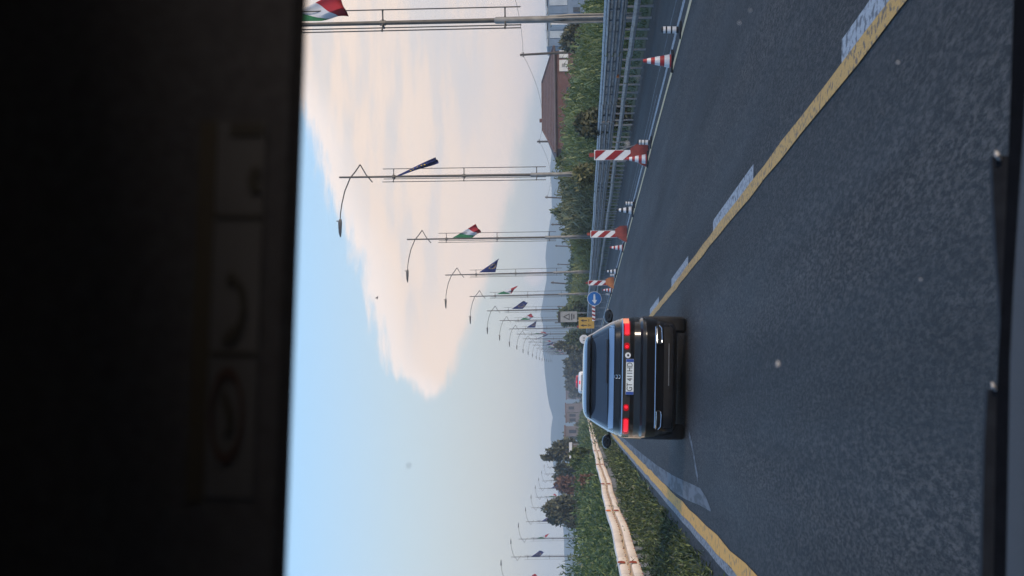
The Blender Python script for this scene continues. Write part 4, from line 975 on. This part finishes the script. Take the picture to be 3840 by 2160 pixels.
for sg in (-1, 1):
    for nm, xa, xb, z0, z1, mt in (('tail_light', .60, .845, .845, .938, 'tail'), ('inner_light', .40, .50, .852, .930, 'tail')):
        lens = B.rpatch(lambda b, xa=xa, xb=xb, sg=sg: (sg*(xa+.022*abs(2*b-1)**3), sg*(xb-.022*abs(2*b-1)**3)), z0, z1, .012, 10, 8).build(nm, M['tail_dim'], suv, True)
        zc = (z0+z1)/2; B.rpatch(lambda b, xa=xa, xb=xb, sg=sg: (sg*(xa+.02+.015*abs(2*b-1)**3), sg*(xb-.035-.015*abs(2*b-1)**3)), z0+.014, z1-.016, .018, 8, 6).build('light_core', M[mt], lens, True)
    B.rpatch(lambda b, sg=sg: (sg*.50, sg*.60), .845, .938, .006, 5, 2).build('light_bezel', M['trim_black'], suv)
    B.rpatch(lambda b, sg=sg: (sg*.50, sg*.755), .385, .445, .012, 8, 3).build('exhaust_trim', M['trim_black'], suv)
    m = MB(); loop = [(.50, .385), (.56, .375), (.72, .38), (.765, .42), (.755, .45), (.70, .452), (.50, .45), (.485, .42)]
    pts = [(sg*x, B.rear(x, z, .022), z) for x, z in loop+loop[:2]]; m.tube(pts, .009, 6); m.build('exhaust_chrome', M['chrome'], suv, True)
    m = MB()
    m.grid(lambda u, v: (sg*(1.0+.115*math.cos(2*math.pi*v)*math.sin(math.pi*max(u, .02))**.6), 2.78+.10*(u-.5)*2, 1.135+.075*math.sin(2*math.pi*v)*math.sin(math.pi*max(u, .02))**.6), 8, 14)
    mr = m.build('mirror', M['paint_black'], suv, True); m = MB(); m.grid(lambda u, v: (sg*(1.0+.085*u*math.cos(2*math.pi*v)), 2.688, 1.135+.055*u*math.sin(2*math.pi*v)), 2, 14); m.build('mirror_glass', M['glass'], mr)
    m = MB(); m.box((sg*.89, 2.80, 1.09), (.12, .06, .04)); m.build('mirror_arm', M['trim_black'], mr)
    B.spatch(1.0, 2.6, 1.12, 1.40, sg, .004, (.18, -.25)).build('side_window', M['glass'], suv, True)
    for y in (.82, 3.5): wheel(suv, sg*.80, y, .345, .23)
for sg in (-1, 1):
    B.rpatch(lambda b, sg=sg: (sg*B.at(1.0+.47*b)[0]*.955, sg*B.at(1.0+.47*b)[0]*.992), 1.0, 1.47, .006, 4, 12).build('pillar_sheen', M['satin'], suv, True)  # added strips imitating the sky's bright rim along the rear pillars
B.rpatch(lambda b: (-B.at(1.478+.035*b)[0]*.97, B.at(1.478+.035*b)[0]*.97), 1.478, 1.513, .006, 20, 3).build('roof_sheen', M['satin'], suv, True)  # same added reflection strip across the roof edge, not a real part
B.rpatch(lambda b: (-.50, .50), .838, .94, .005, 14, 2).build('garnish', M['trim_black'], suv)
B.rpatch(lambda b: (.79, .875), .86, .944, .020, 6, 3).build('turn_signal', M['amber'], suv, True)
m = MB(); m.tube([(x, B.rear(x, .468, .012), .468) for x in np.linspace(-.74, .74, 25)], .011, 6); m.build('bumper_chrome', M['chrome'], suv, True)
B.rpatch(lambda b: (-.80, .80), .16, .345, .010, 20, 3).build('diffuser', M['trim_black'], suv, True)
B.rpatch(lambda b: (-.12, .50), .268, .280, .022, 12, 1).build('diffuser_strip', M['galv_dark'], suv)
# number plate
py_ = B.rear(.26, .84, .03); m = MB(); m.box((0, py_, .843), (.522, .012, .113)); pl_ = m.build('number_plate', M['plate'], suv)
for sg in (-1, 1): m = MB(); m.box((sg*.238, py_-.008, .843), (.042, .006, .109)); m.build('plate_band', M['plate_blue'], pl_)
text_mesh('GT 411HD', .118, 'plate_text', M['sign_black'], pl_, (0, py_-.009, .842), (R(90), 0, 0), .78)
m = MB()
for z in (-.022, .022): m.tube([(.026*math.cos(a), B.rear(0, 1.02, .012), 1.02+z*.9+.022*math.sin(a)) for a in np.linspace(0, 2*math.pi, 13)], .006, 5)
m.build('emblem', M['chrome'], suv)
m = MB(); n = 18; m.prism([(.315+.042*math.cos(2*math.pi*i/n), .875+.042*math.sin(2*math.pi*i/n)) for i in range(n)], py_-.006, py_+.05); m.build('round_badge', M['sign_white'], suv)
m = MB(); m.prism([(.315+.018*math.cos(2*math.pi*i/n), .872+.016*math.sin(2*math.pi*i/n)) for i in range(n)], py_-.010, py_-.007); m.build('badge_mark', M['trim_black'], suv)
# vans ahead
def van(label, X, Y, paint, H, name):
    t = empty(name, road(X, Y, .003)); tag(t, label, 'van'); t.rotation_euler = (0, math.atan(FALL), -KAP*Y)
    b = Body([(.28, .84, .15, 4.8), (.40, .92, .02, 4.95), (.60, .95, 0, 5.0), (1.05, .95, .03, 4.9), (1.12, .93, .05, 4.2), (H-.45, .86, .16, 3.6), (H-.12, .80, .22, 3.2), (H-.04, .74, .28, 3.0), (H, .60, .45, 2.7)], 7)
    b.mesh(.05, 48).build('body', paint, t, True)
    b.rpatch(lambda q: (-.72+.06*q, .72-.06*q), 1.12, H-.22, .006, 10, 4).build('rear_window', M['glass'], t, True)
    b.rpatch(lambda q: (-.13, .13), H-.14, H-.06, .012, 6, 1).build('brake_light', M['tail'], t)
    for sg in (-1, 1):
        b.rpatch(lambda q, sg=sg: (sg*.76, sg*.90), .75, 1.05, .012, 4, 3).build('tail_light', M['tail'], t)
        b.spatch(.5, 3.0, 1.15, H-.28, sg, .005, (.1, -.3)).build('side_window', M['glass'], t, True)
        for y in (.9, 3.8): wheel(t, sg*.82, y, .33, .22)
    m = MB(); m.box((0, b.rear(0, .7, .01), .72), (.5, .02, .11)); m.build('number_plate', M['plate'], t)
    return t
van('white people carrier ahead, its roof showing over the black car', 1.3, 150, M['paint_white'], 1.86, 'white_van')
van('red van farther ahead to the right of the white one', 1.9, 250, M['paint_red'], 2.4, 'red_van')
# bird
q = P(1416, 1116, 70); m = MB(); m.tube([(0, -.16, 0), (0, -.06, .01), (0, .05, .01), (0, .15, .0), (0, .2, -.01)], [.008, .03, .035, .022, .004], 8)
m.add([(0, -.05, .02), (0, .08, .02), (-.10, .05, .10), (-.22, .0, .13), (-.09, -.04, .09)], [(0, 1, 2, 4), (2, 3, 4)]); m.add([(0, -.05, .02), (0, .08, .02), (.09, .05, .06), (.20, .0, .02), (.09, -.04, .05)], [(0, 1, 2, 4), (2, 3, 4)])
o = m.build('bird', M['sign_black'], None, False, q); o.rotation_euler = (.3, .4, .8); o.scale = (.5,)*3; tag(o, 'tiny dark bird flying in front of the cloud', 'bird')

# ------------------------------------------------------------------ the car we sit in
cab = empty('car_interior', (0, 0, 0)); tag(cab, 'dark car interior with sun visor above and dashboard below', 'car interior')
HW = .82
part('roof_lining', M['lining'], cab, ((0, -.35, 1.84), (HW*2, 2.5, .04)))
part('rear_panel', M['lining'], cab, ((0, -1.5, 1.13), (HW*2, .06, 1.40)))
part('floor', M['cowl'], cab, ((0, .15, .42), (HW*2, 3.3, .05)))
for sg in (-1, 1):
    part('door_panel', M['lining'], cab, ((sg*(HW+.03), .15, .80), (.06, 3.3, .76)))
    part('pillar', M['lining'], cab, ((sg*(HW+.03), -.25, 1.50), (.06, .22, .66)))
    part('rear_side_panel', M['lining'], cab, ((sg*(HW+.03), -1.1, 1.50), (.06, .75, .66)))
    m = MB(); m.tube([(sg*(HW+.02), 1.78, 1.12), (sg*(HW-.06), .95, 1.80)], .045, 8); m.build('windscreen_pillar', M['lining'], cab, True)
# sun visor
VY = .75; e0, e1 = P(1151, 0, VY), P(1073, 2160, VY)      # right and left ends of the visor's lower edge in view
ux = (e0-e1).normalized(); vc = (e0+e1)/2; un = Vector((0, 1, 0)); uz = Vector((-ux.z, 0, ux.x)).normalized(); uy = (uz*.0+Vector((0, 1, 0)))
tilt = Matrix.Rotation(R(-12), 3, ux); uz = tilt @ uz; uy = ux.cross(uz)*-1
VM = Matrix((ux, -uy if uy.y < 0 else uy, uz)).transposed()
def V3(a, b, c): return vc + ux*a + VM.col[1]*b + uz*c
m = MB(); ring = [(0, 0), (-.007, .003), (-.010, .012), (-.010, .15), (-.004, .165), (.006, .165), (.010, .15), (.010, .012), (.007, .003)]
secs = [(-.215, .6), (-.212, .85), (-.20, 1), (.17, 1), (.182, .85), (.185, .6)]
m.add([V3(a, b*s_, .0825+(c-.0825)*(.94+.06*(s_ if s_ < 1 else 1))) for a, s_ in secs for b, c in ring], [(i*9+j, i*9+(j+1) % 9, (i+1)*9+(j+1) % 9, (i+1)*9+j) for i in range(5) for j in range(9)]+[tuple(range(8, -1, -1)), tuple(45+j for j in range(9))])
vis = m.build('sun_visor', M['lining'], cab, True)
PXM = VY/FPX
def lab(name, px0, px1, py0, py1, m_, lift, parent=None):
    """rectangle on the visor's face between photo rows/columns"""
    a0_ = (1080-py0)*PXM; a1_ = (1080-py1)*PXM; c0 = (1112-px0)*PXM; c1 = (1112-px1)*PXM
    b_ = MB(); k = -.0102-lift
    b_.add([V3(a0_, k, c0), V3(a1_, k, c0), V3(a1_, k, c1), V3(a0_, k, c1)]+[V3(a0_, k+.0006, c0), V3(a1_, k+.0006, c0), V3(a1_, k+.0006, c1), V3(a0_, k+.0006, c1)], [(0, 1, 2, 3), (4, 7, 6, 5), (0, 4, 5, 1), (1, 5, 6, 2), (2, 6, 7, 3), (3, 7, 4, 0)])
    return b_.build(name, m_, parent or vis)
lab('warning_label', 815, 1010, 470, 1880, M['label_white'], .0008)
lab('label_header', 745, 812, 470, 1900, M['label_yellow'], .0008)
for py in (830, 1345): lab('label_divider', 820, 1005, py-6, py+6, M['label_grey'] if 'label_grey' in M else M['label_black'], .0016)
lab('label_bar', 870, 1000, 475, 525, M['label_black'], .0016)
def ringmark(cx, cy, rx_, ry_, w_, m_):
    b_ = MB(); n = 28; k = -.0125
    pts = []
    for i in range(n):
        a = 2*math.pi*i/n
        for s_ in (1, 1-w_): pts.append(V3((1080-(cy+ry_*s_*math.sin(a)))*PXM, k, (1112-(cx+rx_*s_*math.cos(a)))*PXM))
    b_.add(pts, [(2*i, 2*((i+1) % n), 2*((i+1) % n)+1, 2*i+1) for i in range(n)]); return b_.build('prohibition_ring', m_, vis)
ringmark(900, 1575, 68, 180, .2, M['label_red'])
def blob(name, pts, m_):
    b_ = MB(); b_.add([V3((1080-py)*PXM, -.0125, (1112-px)*PXM) for px, py in pts], [tuple(range(len(pts)))]); return b_.build(name, m_, vis)
blob('seat_symbol', [(880, 1050), (900, 1040), (955, 1100), (965, 1180), (950, 1250), (920, 1300), (870, 1310), (880, 1270), (930, 1230), (940, 1180), (930, 1110), (905, 1075), (880, 1090)], M['label_black'])
blob('child_symbol', [(870, 1480), (900, 1500), (930, 1560), (920, 1640), (890, 1660), (905, 1600), (885, 1540)], M['label_black'])
blob('book_symbol', [(960, 650), (1000, 640), (990, 690), (1000, 740), (965, 735), (945, 700)], M['label_black'])
# dashboard, cowl, wipers
def slab(name, pts, depth_fn, zdrop, m_, parent=cab):
    """pts: outline top edge as photo pixels at depth Y; extruded down and forwards"""
    b_ = MB(); top = [P(px, py, Y) for px, py, Y in pts]; n = len(top)
    b_.add(top+[q+Vector((0, depth_fn, zdrop*.2)) for q in top]+[q+Vector((0, depth_fn, zdrop)) for q in top]+[q+Vector((0, 0, zdrop)) for q in top],
           [(k*n+i, k*n+i+1, ((k+1) % 4)*n+i+1, ((k+1) % 4)*n+i) for k in range(4) for i in range(n-1)]+[(0, n, 2*n, 3*n), (n-1, 4*n-1, 3*n-1, 2*n-1)])
    return b_.build(name, m_, parent)
# dash: a gently crowned shelf towards us
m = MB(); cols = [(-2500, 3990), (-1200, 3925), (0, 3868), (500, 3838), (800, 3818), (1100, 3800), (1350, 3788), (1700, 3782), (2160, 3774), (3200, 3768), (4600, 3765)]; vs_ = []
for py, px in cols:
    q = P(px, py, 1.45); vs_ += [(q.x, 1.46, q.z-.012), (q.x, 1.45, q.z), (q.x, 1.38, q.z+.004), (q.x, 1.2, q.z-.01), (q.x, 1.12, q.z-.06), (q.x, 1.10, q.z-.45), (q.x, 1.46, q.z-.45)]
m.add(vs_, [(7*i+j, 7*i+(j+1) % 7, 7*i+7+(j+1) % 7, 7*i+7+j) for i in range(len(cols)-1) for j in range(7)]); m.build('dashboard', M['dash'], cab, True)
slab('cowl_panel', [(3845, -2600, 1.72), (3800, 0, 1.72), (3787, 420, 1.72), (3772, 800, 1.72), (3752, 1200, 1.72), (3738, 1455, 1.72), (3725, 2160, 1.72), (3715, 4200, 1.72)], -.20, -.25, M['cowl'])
def wiper_arm(pts, back):
    b_ = MB(); n = len(pts); Yw = 1.80
    top = [P(px, py, Yw) for px, py in pts]; bot = [P(b2, py, Yw) for (px, py), b2 in zip(pts, back)]
    v = []
    for q, r2 in zip(top, bot): v += [q+Vector((0, -.005, 0)), q+Vector((0, .012, -.001)), r2+Vector((0, .02, -.004)), r2+Vector((0, -.012, -.004))]
    b_.add(v, [(4*i+j, 4*i+(j+1) % 4, 4*i+4+(j+1) % 4, 4*i+4+j) for i in range(n-1) for j in range(4)]+[(3, 2, 1, 0), (4*n-4, 4*n-3, 4*n-2, 4*n-1)])
    return b_.build('wiper', M['wiper'], cab, True)
w1 = wiper_arm([(3716, 588), (3722, 760), (3732, 940), (3742, 1080), (3748, 1200), (3752, 1330)], [3790, 3786, 3778, 3770, 3766, 3760])
w2 = wiper_arm([(3700, 1462), (3690, 1640), (3684, 1850), (3678, 2160), (3670, 2700), (3672, 3200)], [3760, 3756, 3750, 3742, 3736, 3730])
def clip(px, py, w_, parent):
    q = P(px, py, 1.79); b_ = MB(); b_.tube([q+Vector((0, 0, -.003)), q+Vector((.0035, -.003, 0)), q+Vector((.007, -.002, .001))], [w_*.6, w_, w_*.45], 7); return b_.build('blade_clip', M['label_clip'], parent, True)
M['label_clip'] = mat('clip_metal', (.40, .39, .38), (.32, .31, .30), rough=.55, metal=.2)
clip(3737, 598, .0026, w1); clip(3722, 1464, .0020, w2)
m = MB(); m.grid(lambda u, v: ((v-.5)*2*HW*(.98-.05*u), 1.9+.85*u, 1.10-.24*u*u-.03*(2*v-1)**2), 8, 8); m.grid(lambda u, v: ((v-.5)*2*HW*(.98-.05*u), 1.9+.85*u, 1.07-.24*u*u-.03*(2*v-1)**2), 8, 8, 0, True)
m.build('bonnet', M['paint_black'], cab, True)
def WS(a, b): # windscreen surface
    x = (a-.5)*2*(HW-.02-.06*b); return Vector((x, 1.86-.86*b-.10*(2*a-1)**2*.5, 1.11+.70*b))
m = MB(); m.grid(WS, 10, 8)
ws = m.build('windscreen', M['screen_glass'], cab, True)
def ws_hit(px, py):
    for b in np.linspace(0, 1, 400):
        Y = 1.86-.86*b; q = P(px, py, Y)
        if q.z >= 1.11+.70*b-.001 or b == 1: pass
        if abs(q.z-(1.11+.70*b)) < .004: return q
    return P(px, py, 1.5)
rs = random.Random(5)
for px, py, s_ in [(2895, 1366, .0024), (2790, 45, .0009), (2370, 300, .0008), (3345, 240, .0014), (3430, 1050, .0012), (1510, 1745, .0012), (2330, 545, .0016), (3120, 880, .0006), (2750, 92, .0010)]:
    q = ws_hit(px, py)+Vector((0, -.006, -.004)); b_ = MB(); n = 9; a0 = rs.uniform(0, 6)
    pr = [q+Vector((s_*(rs.uniform(.6, 1.1))*math.cos(2*math.pi*i/n), 0, s_*.7*(rs.uniform(.6, 1.1))*math.sin(2*math.pi*i/n))) for i in range(n)]
    b_.add(pr+[p+Vector((0, .001, 0)) for p in pr]+[q+Vector((0, -.0006, 0))], [(i, (i+1) % n, 2*n) for i in range(n)]+[(i, n+i, n+(i+1) % n, (i+1) % n) for i in range(n)]+[tuple(range(n, 2*n))])
    b_.build('dried_splash', M['speck'], ws)

# ------------------------------------------------------------------ haze
HZ = MB(); HZ.box((0, 1500, 31), (7000, 3600, 70)); hz = HZ.build('haze', None)
hm = bpy.data.materials.new('haze_air'); hm.use_nodes = True; hm.cycles.homogeneous_volume = True; t = hm.node_tree; t.nodes.clear()
pv = t.nodes.new('ShaderNodeVolumePrincipled'); pv.inputs['Color'].default_value = (.80, .90, 1, 1); pv.inputs['Density'].default_value = .00036; pv.inputs['Anisotropy'].default_value = .2
ou = t.nodes.new('ShaderNodeOutputMaterial'); t.links.new(pv.outputs[0], ou.inputs['Volume'])
hz.data.materials.clear(); hz.data.materials.append(hm); tag(hz, kind='stuff')
